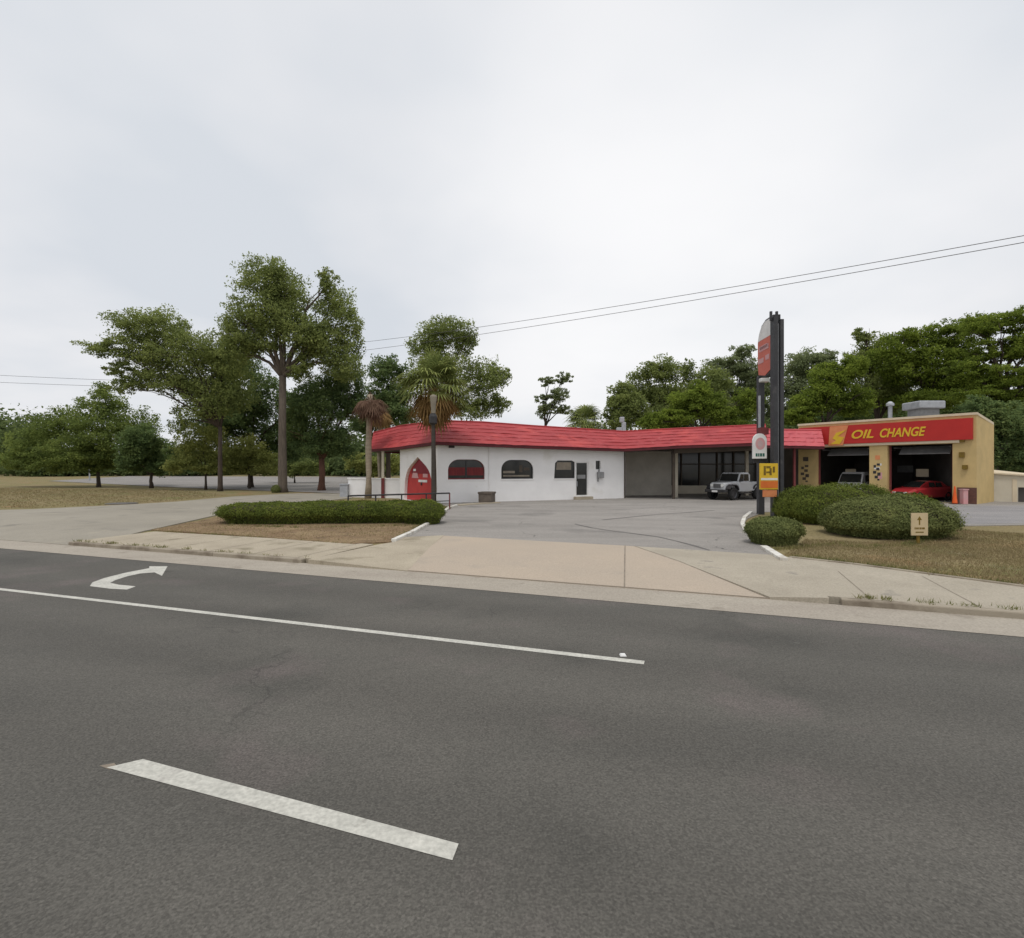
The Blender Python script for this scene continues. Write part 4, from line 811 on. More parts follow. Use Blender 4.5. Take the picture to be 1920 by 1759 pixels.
# ================================================================== VEHICLES (local frame: x forward, y left, z up)
def loft(mb, secs, mi=0):                        # closed sections with equal point counts, capped
    n = len(secs[0]); vs = [p for s_ in secs for p in s_]; k = len(secs)
    mb.add(vs, [(i * n + j, i * n + (j + 1) % n, (i + 1) * n + (j + 1) % n, (i + 1) * n + j) for i in range(k - 1) for j in range(n)] + [tuple(range(n))[::-1], tuple(range((k - 1) * n, k * n))], mi)
def sec(x, hw, z0, z1, r=.08): return [(x, -hw + r * .6, z0), (x, hw - r * .6, z0), (x, hw, z0 + r), (x, hw, z1 - r * 1.6), (x, hw - r * 1.4, z1), (x, -hw + r * 1.4, z1), (x, -hw, z1 - r * 1.6), (x, -hw, z0 + r)]
def wheel(par, x, y, r, w):
    mb = MB(); prof = [(r * .62, -w / 2), (r * .94, -w / 2), (r, -w / 2 + .04), (r, w / 2 - .04), (r * .94, w / 2), (r * .62, w / 2)]
    n = 22; vs = []
    for (rr, yy) in prof:
        for j in range(n): t = 2 * math.pi * j / n; vs.append((x + rr * math.cos(t), y + yy, r + rr * math.sin(t)))
    k = len(prof); mb.add(vs, [(i * n + j, i * n + (j + 1) % n, (i + 1) * n + (j + 1) % n, (i + 1) * n + j) for i in range(k - 1) for j in range(n)])
    wh = mb.build('wheel', M['rubber'], par, smooth=False)
    mb = MB(); s = 1 if y > 0 else -1
    ring = lambda rr, yy: [(x + rr * math.cos(2 * math.pi * j / n), y + s * yy, r + rr * math.sin(2 * math.pi * j / n)) for j in range(n)]
    mb.add(ring(r * .63, w * .42) + ring(r * .5, w * .30) + ring(r * .18, w * .34), [(i * n + j, i * n + (j + 1) % n, (i + 1) * n + (j + 1) % n, (i + 1) * n + j) for i in range(2) for j in range(n)] + [tuple(range(2 * n, 3 * n))])
    mb.build('rim', M['rim'], wh)
def glassquad(name, pts, par, th=0.012, m='glass'):
    a, b, c = Vector(pts[0]), Vector(pts[1]), Vector(pts[2]); nr = (b - a).cross(c - a).normalized() * th
    mb = MB(); mb.prism([Vector(p) - nr * .5 for p in pts], nr); return mb.build(name, M[m], par)
def car(name, label, cat, loc, rz, paint, kind='sedan', group=None):
    t = thing(name, label, cat, loc, rz, group, local=True); m = M[paint]
    if kind == 'sedan':
        lo = [(-2.2, .78, .42, .85), (-2.05, .86, .28, .98), (-1.2, .89, .25, 1.0), (.9, .89, .25, .98), (1.7, .86, .26, .90), (2.1, .78, .3, .74), (2.25, .66, .38, .62)]
        cab = [(-1.75, .70, .96, 1.0), (-1.15, .62, .96, 1.40), (-.2, .60, .96, 1.46), (.35, .60, .96, 1.40), (1.1, .70, .95, .99)]; wr, wx = .33, (-1.35, 1.4)
        win = [(1.08, .97), (.36, 1.38)]; zr = 1.38; tail = [(-1.73, .99), (-1.16, 1.38)]; xs = (-1.05, -.35, .3)
    else:                                        # van
        lo = [(-2.3, .85, .4, 1.15), (-2.2, .94, .3, 1.2), (1.5, .94, .3, 1.2), (2.1, .9, .32, 1.05), (2.35, .8, .4, .85)]
        cab = [(-2.2, .86, 1.15, 2.0), (-2.0, .84, 1.15, 2.08), (.6, .82, 1.15, 2.08), (1.0, .80, 1.15, 1.95), (1.75, .86, 1.15, 1.2)]; wr, wx = .36, (-1.45, 1.45)
        win = [(1.72, 1.2), (1.02, 1.9)]; zr = 1.85; tail = [(-2.215, 1.3), (-2.205, 1.9)]; xs = (-1.9, -.5, .7)
    mb = MB(); loft(mb, [sec(*q) for q in lo]); loft(mb, [sec(*q, .06) for q in cab]); mb.build('body', m, t, bevel=.03, smooth=False)
    (x0, z0), (x1, z1) = win; w0, w1 = .60 if kind == 'sedan' else .76, .52 if kind == 'sedan' else .70
    off = Vector((.03, 0, .03)); glassquad('windshield', [Vector((x0, -w0, z0)) + off, Vector((x0, w0, z0)) + off, Vector((x1, w1, z1)) + off, Vector((x1, -w1, z1)) + off], t)
    (x0, z0), (x1, z1) = tail; off = Vector((-.03, 0, .02)); glassquad('rear_window', [Vector((x0, w0, z0)) + off, Vector((x0, -w0, z0)) + off, Vector((x1, -w1, z1)) + off, Vector((x1, w1, z1)) + off], t)
    hw0, hw1 = (.70, .635) if kind == 'sedan' else (.885, .85); zb = 1.02 if kind == 'sedan' else 1.3
    for s in (-1, 1):
        for i in range(2): glassquad('side_window', [(xs[i] + .04, s * hw0, zb), (xs[i + 1] - .04, s * hw0, zb), (xs[i + 1] - .06, s * hw1, zr - .03), (xs[i] + .10, s * hw1, zr - .03)], t)
        mb = MB(); xf = lo[-1][0] - .12; mb.box(xf, xf + .12, s * .42 - .14, s * .42 + .14, lo[-1][3] - .12, lo[-1][3] + .04); mb.build('headlight', M['lamp'], t, bevel=.03)
        for x in wx: wheel(t, x, s * .80, wr, .2)
    mb = MB(); xf = lo[-1][0]; mb.box(xf - .1, xf + .06, -.7, .7, .32, .5); mb.build('bumper', M['black'], t, bevel=.04)
    mb = MB(); mb.box(xf - .02, xf + .025, -.26, .26, .52, .68); mb.build('grille', M['black'], t, bevel=.02)
    return t

# silver off-road pickup under the canopy
gp = G(1370, 935); jz = thing('pickup_truck', 'silver off road pickup with black wheels parked under the red canopy', 'pickup', (X(1377, 41.5), 41.5, .155), R(-148), local=True)
mb = MB(); loft(mb, [sec(x, hw, z0, z1, .05) for (x, hw, z0, z1) in ((-2.35, .86, .62, 1.22), (-.55, .86, .58, 1.22), (-.5, .86, .55, 1.24), (.62, .84, .55, 1.26), (.7, .72, .62, 1.27), (1.75, .60, .66, 1.18), (1.85, .58, .68, 1.12))])
mb.build('body', M['silver'], jz, bevel=.03)
mb = MB(); loft(mb, [sec(x, hw, z0, z1, .05) for (x, hw, z0, z1) in ((-.62, .78, 1.2, 1.78), (-.5, .76, 1.2, 1.86), (.3, .74, 1.2, 1.86), (.42, .74, 1.2, 1.80), (.64, .78, 1.2, 1.26))]); mb.build('cab', M['silver'], jz, bevel=.02)
glassquad('windshield', [(.67, -.68, 1.29), (.67, .68, 1.29), (.47, .66, 1.76), (.47, -.66, 1.76)], jz)
glassquad('rear_window', [(-.65, .62, 1.32), (-.65, -.62, 1.32), (-.63, -.60, 1.72), (-.63, .60, 1.72)], jz)
for s in (-1, 1):
    glassquad('side_window', [(-.50, s * .775, 1.28), (.02, s * .775, 1.28), (.02, s * .755, 1.74), (-.46, s * .755, 1.74)], jz)
    glassquad('side_window', [(.08, s * .775, 1.28), (.52, s * .775, 1.28), (.38, s * .755, 1.74), (.08, s * .755, 1.74)], jz)
    for (x, l) in ((1.28, .52), (-1.35, .52)):    # flared black mudguards
        mb = MB(); y0, y1 = (s * .58, s * .95); pr = [(-l, .72), (-l * .72, .98), (-l * .35, 1.06), (l * .45, 1.06), (l * .8, .96), (l, .78)]
        mb.prism([(x + a, y0, z) for (a, z) in pr] + [(x + a * .9, y0, z - .07) for (a, z) in pr[::-1]], (0, y1 - y0, 0)); mb.build('mudguard', M['black'], jz, bevel=.02)
        wheel(jz, x, s * .80, .43, .28)
    mb = MB(); n = 14; mb.add([(1.86 + e, s * .40 + .105 * math.cos(2 * math.pi * j / n), .98 + .105 * math.sin(2 * math.pi * j / n)) for e in (-.03, .035) for j in range(n)], [(j, (j + 1) % n, n + (j + 1) % n, n + j) for j in range(n)] + [tuple(range(n, 2 * n))])
    mb.build('headlight', M['lamp'], jz)
    mb = MB(); mb.box(.42, .60, s * .80, s * 1.0, 1.26, 1.44); mb.build('wing_mirror', M['black'], jz, bevel=.02)
    mb = MB(); mb.box(-.75, .75, s * .82, s * .92, .44, .52); mb.build('side_step', M['black'], jz, bevel=.02)
mb = MB(); mb.box(1.83, 1.88, -.28, .28, .80, 1.10); gr = mb.build('grille', M['grey'], jz, bevel=.01)
for i in range(7):
    mb = MB(); y = -.24 + i * .08; mb.box(1.875, 1.89, y - .022, y + .022, .83, 1.07); mb.build('grille_slot', M['black'], gr)
mb = MB(); mb.box(1.85, 2.12, -.82, .82, .52, .72); mb.build('bumper', M['black'], jz, bevel=.04)
mb = MB(); mb.box(2.125, 2.135, -.22, .22, .54, .66); mb.build('number_plate', M['white'], jz)
mb = MB(); mb.box(-2.42, -2.34, -.8, .8, .5, .66); mb.build('rear_bumper', M['black'], jz, bevel=.03)

jz.scale = (1.12, 1.12, 1.12)
# cars in and about the garage
p = Vector(to(s_at(OL, OR, 1712)[0], 0, 1.9)); car('red_car', 'red car standing nose out in the right garage bay', 'car', (p.x, p.y, .175), math.atan2(on.y, on.x) - .35, 'redcar')
p = Vector(to(s_at(OL, OR, 1577)[0], 0, 2.6)); car('white_van', 'white van standing in the left garage bay', 'van', (p.x, p.y, .175), math.atan2(on.y, on.x) + .15, 'whitecar', 'van')


# ================================================================== PYLON SIGN
py0 = Vector((X(1457, 26), 26)); py1 = Vector((X(1426, 28), 28)); pd = (py1 - py0).normalized(); pn = Vector((-pd.y, pd.x))
if pn.x > 0: pn = -pn                            # face side, to the left
pyl = thing('pylon_sign', 'tall dark pylon sign with a red and white board seen almost edge on', 'sign', (py0.x, py0.y, .15))
topz = H(586, 26)
mb = MB()
def ibeam(mb, c, wx, wy, z0, z1, fl=.05):
    mb.box(c.x - wx / 2, c.x - wx * .10, c.y - wy / 2, c.y + wy / 2, z0, z1); mb.box(c.x + wx * .14, c.x + wx / 2, c.y - wy / 2, c.y + wy / 2, z0, z1 - .12)
    mb.box(c.x - wx * .099, c.x + wx * .139, c.y - wy * .1, c.y + wy * .4, z0, z1 - .3, 1)
ibeam(mb, py0, .48, .40,   .1, topz - .25); mb.build('post', [M['postgrey'], M['galv']], pyl, bevel=.01)
mb = MB(); mb.box(py1.x - .15, py1.x + .15, py1.y - .15, py1.y + .15, .1, H(706, 28)); mb.build('post', M['postgrey'], pyl, bevel=.02)
mb = MB(); mb.tube([(X(1424, 27.7), 27.7, H(812, 27.7)), (X(1424, 27.7), 27.7, H(742, 27.7))], .06, 8); mb.build('conduit', M['galv'], pyl)
LC = (py1 - py0).length + .25
def cab(s_, z, k): c = py0 + pd * s_ + pn * k; return (c.x, c.y, z)
KF = .05
zc0 = H(702, 27); zc1 = topz
ring = [(.30, zc0 + .15), (LC * .55, zc0 - .12), (LC * .95, zc0 + .05), (LC, zc0 + .6), (LC, zc1 - 1.0), (LC * .93, zc1 - .55), (LC * .78, zc1 - .18), (LC * .55, zc1), (.30, zc1)]
mb = MB(); mb.prism([cab(a, z, -.30) for (a, z) in ring], Vector(cab(0, 0, KF)) - Vector(cab(0, 0, -.30))); cabm = mb.build('cabinet', M['black'], pyl, bevel=.02)
inn = inset(ring, .10); zm = zc1 - .95
low = [(a, min(z, zm)) for (a, z) in inn]; hi = [(a, max(z, zm + .01)) for (a, z) in inn]
def dd(r):
    o = []
    for q in r:
        if not o or (abs(q[0] - o[-1][0]) + abs(q[1] - o[-1][1])) > 1e-4: o.append(q)
    return o
mb = MB(); mb.prism([cab(a, z, KF + .003) for (a, z) in dd(low)], Vector(cab(0, 0, .02)) - Vector(cab(0, 0, 0))); mb.build('face', M['signred'], cabm)
mb = MB(); mb.prism([cab(a, z, KF + .003) for (a, z) in dd(hi)], Vector(cab(0, 0, .02)) - Vector(cab(0, 0, 0))); mb.build('face', M['white'], cabm)
mb = MB()
for (a0_, z0, a1, z1) in ((.8, zc0 + 1.3, 2.0, zc0 + 1.55), (.7, zc0 + .75, 1.2, zc0 + 1.0), (1.4, zc0 + .7, 2.1, zc0 + .95), (.9, zm - .5, 1.9, zm - .3)):
    mb.prism([cab(a0_, z0, KF + .026), cab(a1, z0, KF + .026), cab(a1, z1, KF + .026), cab(a0_, z1, KF + .026)], Vector(cab(0, 0, .01)) - Vector(cab(0, 0, 0)))
mb.build('face_marks', M['pink'], cabm)
# rods on the top, floodlight below
for dx in (-.30, -.02):
    mb = MB(); mb.box(py0.x + dx - .05, py0.x + dx + .05, 25.95, 26.05, topz - .4, topz + .05); mb.build('bracket', M['postgrey'], pyl)
c = P(1433, 713, 27); mb = MB(); mb.box(c.x - .22, c.x + .22, c.y - .15, c.y + .15, c.z - .1, c.z + .1); mb.build('floodlight', M['lamp'], pyl, bevel=.04)
# white tombstone board with a faint red roundel
def board(name, x0, x1, y0, y1, d, m, par, arch_=False, th=.12, k=0):
    a, b = P(x0, y1, d), P(x1, y0, d); w = b.x - a.x; r = [(a.x, a.z), (b.x, a.z)]
    if arch_: r += [(b.x, b.z - w * .45), (b.x - w * .08, b.z - w * .22), (b.x - w * .25, b.z - w * .05), (b.x - w * .42, b.z), (a.x + w * .42, b.z), (a.x + w * .25, b.z - w * .05), (a.x + w * .08, b.z - w * .22), (a.x, b.z - w * .45)]
    else: r += [(b.x, b.z), (a.x, b.z)]
    mb = MB(); mb.prism([(p_[0], d - k, p_[1]) for p_ in r], (0, th, 0)); return mb.build(name, m, par, bevel=.01 if th > .05 else 0)
wb = board('sign_panel', 1412, 1438, 813, 860, 26.3, M['white'], pyl, True); wb['label'] = 'white board with an arched top and a faded red roundel'
mb = MB(); c = P(1425.5, 832, 26.3); n = 20; mb.prism([(c.x + .24 * math.cos(2 * math.pi * j / n), 26.292, c.z + .3 * math.sin(2 * math.pi * j / n)) for j in range(n)], (0, .006, 0)); mb.build('roundel', M['pink'], wb)
mb = MB(); mb.prism([(c.x + .13 * math.cos(2 * math.pi * j / n), 26.286, c.z + .17 * math.sin(2 * math.pi * j / n)) for j in range(n)], (0, .004, 0)); mb.build('roundel', mat('roundel_core', (.55, .40, .40), (.5, .36, .36)), wb)
for (x0, x1) in ((1417, 1420.5), (1421.5, 1424), (1425, 1429), (1430, 1433.5)): board('sign_mark', x0, x1, 850, 856, 26.293, M['greenink'], wb, th=.005)
mb = MB(); mb.box(P(1414, 0, 26.45).x, P(1440, 0, 26.45).x, 26.43, 26.55, H(868, 26.4), H(861, 26.4)); mb.build('bracket', M['black'], pyl)
mb = MB(); mb.box(P(1421, 0, 26.9).x, P(1436, 0, 26.9).x, 26.6, 27.0, H(815, 26.8), H(802, 26.8)); mb.build('bracket', M['darkred_post'], pyl)
yb_ = board('sign_panel', 1425.5, 1459, 869, 918, 25.7, M['yellow'], pyl); yb_['label'] = 'yellow and orange board low between the two posts'
board('sign_band', 1426, 1458.5, 902, 915, 25.692, M['orange'], yb_, th=.006); board('sign_band', 1427, 1458, 896.5, 900.5, 25.692, M['white'], yb_, th=.006)
for (x0, x1, y0, y1) in ((1432, 1436, 874, 891), (1437, 1445, 874, 878), (1443, 1447, 878, 891), (1449, 1453, 875, 886), (1437, 1444, 884, 887)): board('sign_mark', x0, x1, y0, y1, 25.692, M['olive'], yb_, th=.005)
board('sign_panel', 1431, 1457, 919, 932, 25.72, M['peach'], pyl, th=.08)

# small beige arrow sign in the lawn
sg = G(1724, 1020); sgn = thing('arrow_sign', 'small beige sign with an up arrow standing by the big rounded shrub', 'sign', sg)
ds = sg.y
mb = MB(); mb.box(sg.x - .035, sg.x + .035, ds + .03, ds + .09, .1, H(1003, ds)); mb.build('post', M['olive'], sgn)
bp_ = board('board', 1709, 1740, 962, 1004, ds, M['beigesign'], sgn, th=.028)
k_ = ds / F; cx_ = X(1724, ds)
mb = MB(); z = lambda y: H(y, ds)
mb.prism([(cx_ - .02, ds - .004, z(984)), (cx_ + .02, ds - .004, z(984)), (cx_ + .02, ds - .004, z(975)), (cx_ + .075, ds - .004, z(975)), (cx_, ds - .004, z(968)), (cx_ - .075, ds - .004, z(975)), (cx_ - .02, ds - .004, z(975))], (0, .003, 0)); mb.build('arrow', M['olive'], bp_)
for (x0, x1) in ((1715, 1717), (1718, 1721), (1722, 1724), (1725, 1728), (1729, 1734)): board('sign_mark', x0, x1, 989, 992.5, ds - .004, M['olive'], bp_, th=.003)
board('sign_mark', 1717, 1732, 997, 999, ds - .004, M['olive'], bp_, th=.003)

# lamp post in front of the building
lpx, ld_ = X(812, 32.0), 32.0
lp = thing('lamp_post', 'dark lamp post with a pale lantern standing in front of the red roof', 'street lamp', (lpx, ld_, .15))
mb = MB(); mb.lathe((lpx, ld_, .1), [(.20, 0), (.20, .35), (.115, .5), (.10, H(795, ld_) - .1)], 12); mb.build('pole', M['polebrown'], lp)
mb = MB(); z0 = H(797, ld_); mb.lathe((lpx, ld_, z0), [(.12, 0), (.24, .12), (.25, .5), (.17, .68)], 12); mb.build('collar', M['black'], lp)
mb = MB(); z0 = H(775, ld_); mb.lathe((lpx + .02, ld_, z0), [(.13, 0), (.15, .45), (.21, .98), (.19, 1.06), (.06, 1.12)], 12); mb.build('lantern', M['palelamp'], lp)
# slim far lamp pole
q = Vector((X(168, 96), 96, 0)); q.z = zg(q.x, q.y)
fp = thing('lamp_post', 'slim grey lamp pole far off behind the left trees', 'street lamp', q)
mb = MB(); mb.tube([(q.x, q.y, q.z - .1), (q.x, q.y, H(846, 96))], [.13, .09], 8); mb.build('pole', M['galv'], fp)
mb = MB(); mb.box(q.x - .5, q.x + .5, q.y - .15, q.y + .15, H(846, 96), H(844, 96)); mb.build('lamp_head', M['galv'], fp)

# overhead wires with sag
def wire(label, p, q, sag, r=.017):
    p, q = Vector(p), Vector(q); mb = MB(); n = 24
    mb.tube([p.lerp(q, i / n) - Vector((0, 0, sag * 4 * (i / n) * (1 - i / n))) for i in range(n + 1)], r, 5)
    tag(mb.build('power_line', M['wiregrey']), label, 'cable', 'overhead wires above the roofs')
e0, e1 = P(2100, 409, 22), P(430, 700, 78)
wire('upper of the two thin overhead wires crossing the sky on the right', P(2100, 409, 22), P(430, 662, 78), 1.05)
wire('lower of the two thin overhead wires crossing the sky on the right', P(2100, 422, 22), P(430, 682, 78), 0.85)
for (ya, yb2, lab) in ((697, 716, 'upper of the two faint wires at the far left above the trees'), (712, 727, 'lower of the two faint wires at the far left above the trees')):
    p, q = P(-250, ya - 8, 100), P(300, yb2, 95); mb = MB(); mb.tube([p.lerp(q, i / 8) - Vector((0, 0, 1.0 * i / 8 * (1 - i / 8))) for i in range(9)], .03, 5)
    tag(mb.build('power_line', M['postgrey']), lab, 'cable', 'faint wires far left')

# ================================================================== HEDGES AND SHRUBS
HS = 1.0
def hedge(name, label, blobs, n, size, leaf, cat='hedge', core=True):
    """blobs: (cx, cy, z0, rx, ry, rz, squareness). Leaves on the skin of superellipsoids, with an added dark core inside to block light."""
    SEED[0] += 1; rng = np.random.default_rng(SEED[0]); c0 = Vector((blobs[0][0], blobs[0][1], .15)); t = thing(name, label, cat, c0)
    areas = np.array([b[3] * b[4] + b[3] * b[5] * 2 for b in blobs]); areas /= areas.sum(); Q = []; core_mb = MB()
    for b, a in zip(blobs, areas):
        cx, cy, z0, rx, ry, rz, e = b; k = int(n * a)
        d = rng.normal(size=(k, 3)); d[:, 2] = np.abs(d[:, 2]) * 1.0 - .12
        d /= (np.abs(d) ** e).sum(1)[:, None] ** (1 / e)
        low = np.sin(d[:, 0] * rx * 3.1 + cx) * np.cos(d[:, 1] * ry * 2.7 + cy) * .05 + np.sin(d[:, 0] * rx * 7.3 + d[:, 1] * 5) * .03 + np.sin(d[:, 0] * rx * 15 + d[:, 2] * 9) * np.cos(d[:, 1] * ry * 13) * .025
        p = d * (0.94 + low[:, None] + .04 * rng.normal(size=(k, 1)) + .09 * (rng.random((k, 1)) < .025)) * np.array([rx, ry, rz]) + np.array([cx, cy, z0])
        ns = int(k * .3); th_ = rng.random(ns) * 6.283; c2 = np.column_stack([np.cos(th_), np.sin(th_), np.zeros(ns)]); c2 /= (np.abs(c2) ** e).sum(1)[:, None] ** (1 / e)
        zz = .15 + (z0 + .1 - .15) * rng.random(ns); tp = .70 + .27 * (zz - .15) / max(.05, z0 - .05)
        p[:ns] = c2 * (tp[:, None] + .04 * rng.normal(size=(ns, 1))) * np.array([rx, ry, 0]) + np.column_stack([np.full(ns, cx), np.full(ns, cy), zz]); d[:ns] = c2
        p[:, 2] = np.maximum(p[:, 2], .16)
        nr = d / np.array([rx, ry, rz]); nr /= np.linalg.norm(nr, axis=1)[:, None]; nr += rng.normal(size=(k, 3)) * .42; nr /= np.linalg.norm(nr, axis=1)[:, None]
        u = np.cross(nr, rng.normal(size=(k, 3))); u /= np.linalg.norm(u, axis=1)[:, None]; v = np.cross(nr, u); s = size * (.5 + rng.random((k, 1)))
        Q.append(np.stack([p - u * s, p + v * s * .5, p + u * s, p - v * s * .5], 1).reshape(-1, 3))
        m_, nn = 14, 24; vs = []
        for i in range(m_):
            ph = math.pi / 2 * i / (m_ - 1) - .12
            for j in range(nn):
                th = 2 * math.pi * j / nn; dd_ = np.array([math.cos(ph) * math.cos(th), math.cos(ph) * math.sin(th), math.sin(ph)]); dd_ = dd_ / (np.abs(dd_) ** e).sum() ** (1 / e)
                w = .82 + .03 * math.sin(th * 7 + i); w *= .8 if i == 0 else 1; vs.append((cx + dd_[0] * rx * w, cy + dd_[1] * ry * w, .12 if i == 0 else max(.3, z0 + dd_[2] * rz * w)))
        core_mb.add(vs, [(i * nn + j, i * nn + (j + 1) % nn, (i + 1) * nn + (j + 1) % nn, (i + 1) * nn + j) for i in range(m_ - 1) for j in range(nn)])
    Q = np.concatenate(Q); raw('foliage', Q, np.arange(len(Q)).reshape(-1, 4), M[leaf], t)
    core_mb.build('blocking_core', M['barkdark'], t, smooth=True); return t  # solid dark shell added within the leaves to stop light passing through
hedge('long_hedge', 'long low clipped hedge on the mulch bed, sagging boxy shape with a rounded right end',
      [(X(518, 23.4), 23.4, .56, 2.5, 1.15, .48, 3.4), (X(640, 23.7), 23.7, .56, 2.6, 1.15, .52, 3.4), (X(740, 23.8), 23.8, .56, 1.4, 1.1, .52, 3.2), (X(794, 23.3), 23.2, .55, .93, 1.05, .62, 2.4)], 120000, .03, 'leaf_hedge')
hedge('round_shrub', 'small round clipped bush beside the curved white kerb', [(X(1450, 16.9), 16.9, .52, .82, .8, .46, 2.3)], 34000, .025, 'leaf_shrub', 'shrub')
hedge('mounded_shrub', 'large rounded shrub directly behind the beige arrow sign', [(X(1668, 19.0), 19.0, .55, 2.02, 1.6, 1.0, 2.3), (X(1600, 19.6), 19.6, .5, 1.0, 1.2, .8, 2.2)], 100000, .029, 'leaf_shrub', 'shrub')
hedge('mounded_shrub', 'large spreading shrub at the foot of the pylon sign, behind the arrow sign shrub', [(X(1590, 23.2), 23.4, .6, 2.4, 1.5, 1.26, 2.3), (X(1508, 24.6), 24.8, .55, 1.25, 1.1, 1.15, 2.2), (X(1700, 22.6), 22.6, .5, 1.4, 1.2, .95, 2.2)], 100000, .032, 'leaf_hedge', 'shrub')

# ================================================================== PALMS
def palm(name, label, px, d, by, R_, ngreen, ndead, mg='palm_green', md='palm_dead', tr=.17, crook=0.0, droop=1.0, trunk='palmbark', spread=1.0):
    SEED[0] += 1; rnd = random.Random(SEED[0]); b = Vector((X(px, d), d, zg(X(px, d), d))); t = thing(name, label, 'palm', b)
    top = Vector((b.x + crook, d, H(by, d)))
    def fronds(nm, n, e0, e1, m, Lk, dr):
        if not n: return
        mb = MB()
        for i in range(n):
            a = rnd.uniform(0, 2 * math.pi); e = R(rnd.uniform(e0, e1)); Lf = R_ * Lk * rnd.uniform(.8, 1.1)
            dr_ = Vector((math.cos(a) * math.cos(e), math.sin(a) * math.cos(e), math.sin(e))); sd_ = Vector((-math.sin(a), math.cos(a), 0)); o = top + Vector((0, 0, rnd.uniform(-.4, .3)))
            pt = lambda s_: o + dr_ * Lf * s_ + Vector((0, 0, -dr * Lf * .38 * s_ * s_))
            w = .02; pts = [pt(0), pt(.25), pt(.5)]
            for q0, q1 in zip(pts, pts[1:]): mb.add([q0 - sd_ * w, q0 + sd_ * w, q1 + sd_ * w, q1 - sd_ * w], [(0, 1, 2, 3)])
            h = pt(.5); fd = (pt(.62) - pt(.5)).normalized(); nb = 15
            for j in range(nb):
                th = R(-105 + 210 * j / (nb - 1)) * spread; bd_ = fd * math.cos(th) + sd_ * math.sin(th); bl = Lf * .52 * (1 - .25 * abs(j / (nb - 1) * 2 - 1)) * rnd.uniform(.85, 1.1)
                cr = bd_.cross(fd.cross(sd_)).normalized() * (.012 + .013 * R_)
                m1 = h + bd_ * bl * .55 + Vector((0, 0, -.05 * dr * bl)); e_ = h + bd_ * bl + Vector((0, 0, -dr * bl * rnd.uniform(.22, .45)))
                mb.add([h, m1 - cr, e_, m1 + cr], [(0, 1, 2, 3)])
        mb.build(nm, M[m], t, nofix=True)
    fronds('crown', ngreen, -8, 85, mg, 1.0, droop)
    fronds('dead_fronds', ndead, -80, -22, md, .85, .9)
    mb = MB(); k = 9; mb.tube([b.lerp(top, i / (k - 1)) + Vector((math.sin(i * 1.1) * .04, 0, -.1 if i == 0 else 0)) for i in range(k)], [tr * (1.25 if i == 0 else 1 + .06 * math.sin(i * 2.2)) for i in range(k)], 10); mb.build('trunk', M[trunk], t, smooth=True)
    return t
palm('fan_palm', 'green fan palm with a hanging brown skirt standing right behind the lamp post', 814, 35.2, 722, 2.95, 96, 72, tr=.13, trunk='barkdark')
palm('fan_palm', 'small fan palm top showing just above the middle of the red roof', 1096, 66, 793, 3.3, 90, 20, mg='palm_green', tr=.2)
palm('dead_palm', 'pale palm trunk with brown dead fronds left of the red roof', 690, 43, 740, 2.45, 0, 52, md='palm_rust', tr=.24, crook=.15)
palm('dead_palm', 'ragged palm top with hanging straw coloured skirt behind the dead palm', 712, 48.5, 765, 2.0, 0, 44, md='palm_dead', tr=.2)

# ================================================================== TREES
tree('oak_tree', 'tallest tree left of the building with a bare straight trunk', (530, 920), 54, [(505, 520, 70, 45), (535, 555, 58, 50), (452, 600, 48, 48), (480, 640, 58, 36), (570, 630, 66, 52), (628, 570, 44, 55), (652, 625, 34, 62), (615, 528, 24, 26), (640, 680, 44, 44), (560, 690, 34, 34), (448, 660, 40, 40), (510, 590, 60, 50), (600, 640, 50, 50)], 'leaf_oak', 'bark', .42, 36000, .17, fork=705, clump=.2)
tree('oak_tree', 'wide tree leaning out to the left of the tallest tree on a thin dark trunk', (413, 908), 57, [(258, 605, 60, 40), (320, 612, 50, 38), (196, 650, 44, 18), (285, 655, 78, 46), (365, 660, 66, 46), (425, 650, 40, 50), (340, 716, 66, 40), (262, 712, 36, 22), (390, 745, 56, 46), (335, 790, 22, 46), (440, 735, 46, 56), (225, 690, 34, 18), (230, 725, 26, 22), (405, 690, 50, 40), (300, 690, 40, 36)], 'leaf_oak', 'barkdark', .24, 34000, .17, fork=800, clump=.2, dens=.9)
tree('shade_tree', 'dense dark tree just right of the tall bare trunk, before the dead palm', (603, 917), 58, [(600, 755, 58, 56), (645, 715, 42, 56), (600, 825, 58, 42), (664, 765, 26, 46), (556, 795, 28, 46), (640, 830, 36, 34)], 'leaf_dark', 'barkred', .36, 28000, .17, fork=860)
tree('shade_tree', 'dark foliage tree filling the space behind the thin leaning trunk', Vector((X(470, 66), 66, .3)), 66, [(455, 775, 60, 46), (490, 740, 40, 50), (420, 800, 60, 44), (500, 820, 40, 50), (350, 845, 40, 22), (440, 690, 50, 44), (400, 745, 50, 50), (548, 770, 40, 46), (545, 830, 44, 40)], 'leaf_dark', 'barkdark', .3, 34000, .2, fork=850)
tree('small_tree', 'small yellowish tree under the leaning tree', Vector((X(386, 61), 61, .3)), 61, [(385, 818, 44, 36), (360, 850, 46, 26), (420, 852, 40, 26), (340, 872, 34, 18), (395, 875, 40, 16)], 'leaf_yellow', 'barkdark', .12, 9000, .17, fork=880)
tree('small_tree', 'olive green small tree between the leaning tree and the tall bare trunk', Vector((X(468, 63), 63, .3)), 63, [(465, 845, 44, 36), (500, 868, 34, 24), (440, 866, 30, 22), (465, 878, 50, 16)], 'leaf_yellow', 'barkdark', .12, 9000, .17, fork=885)
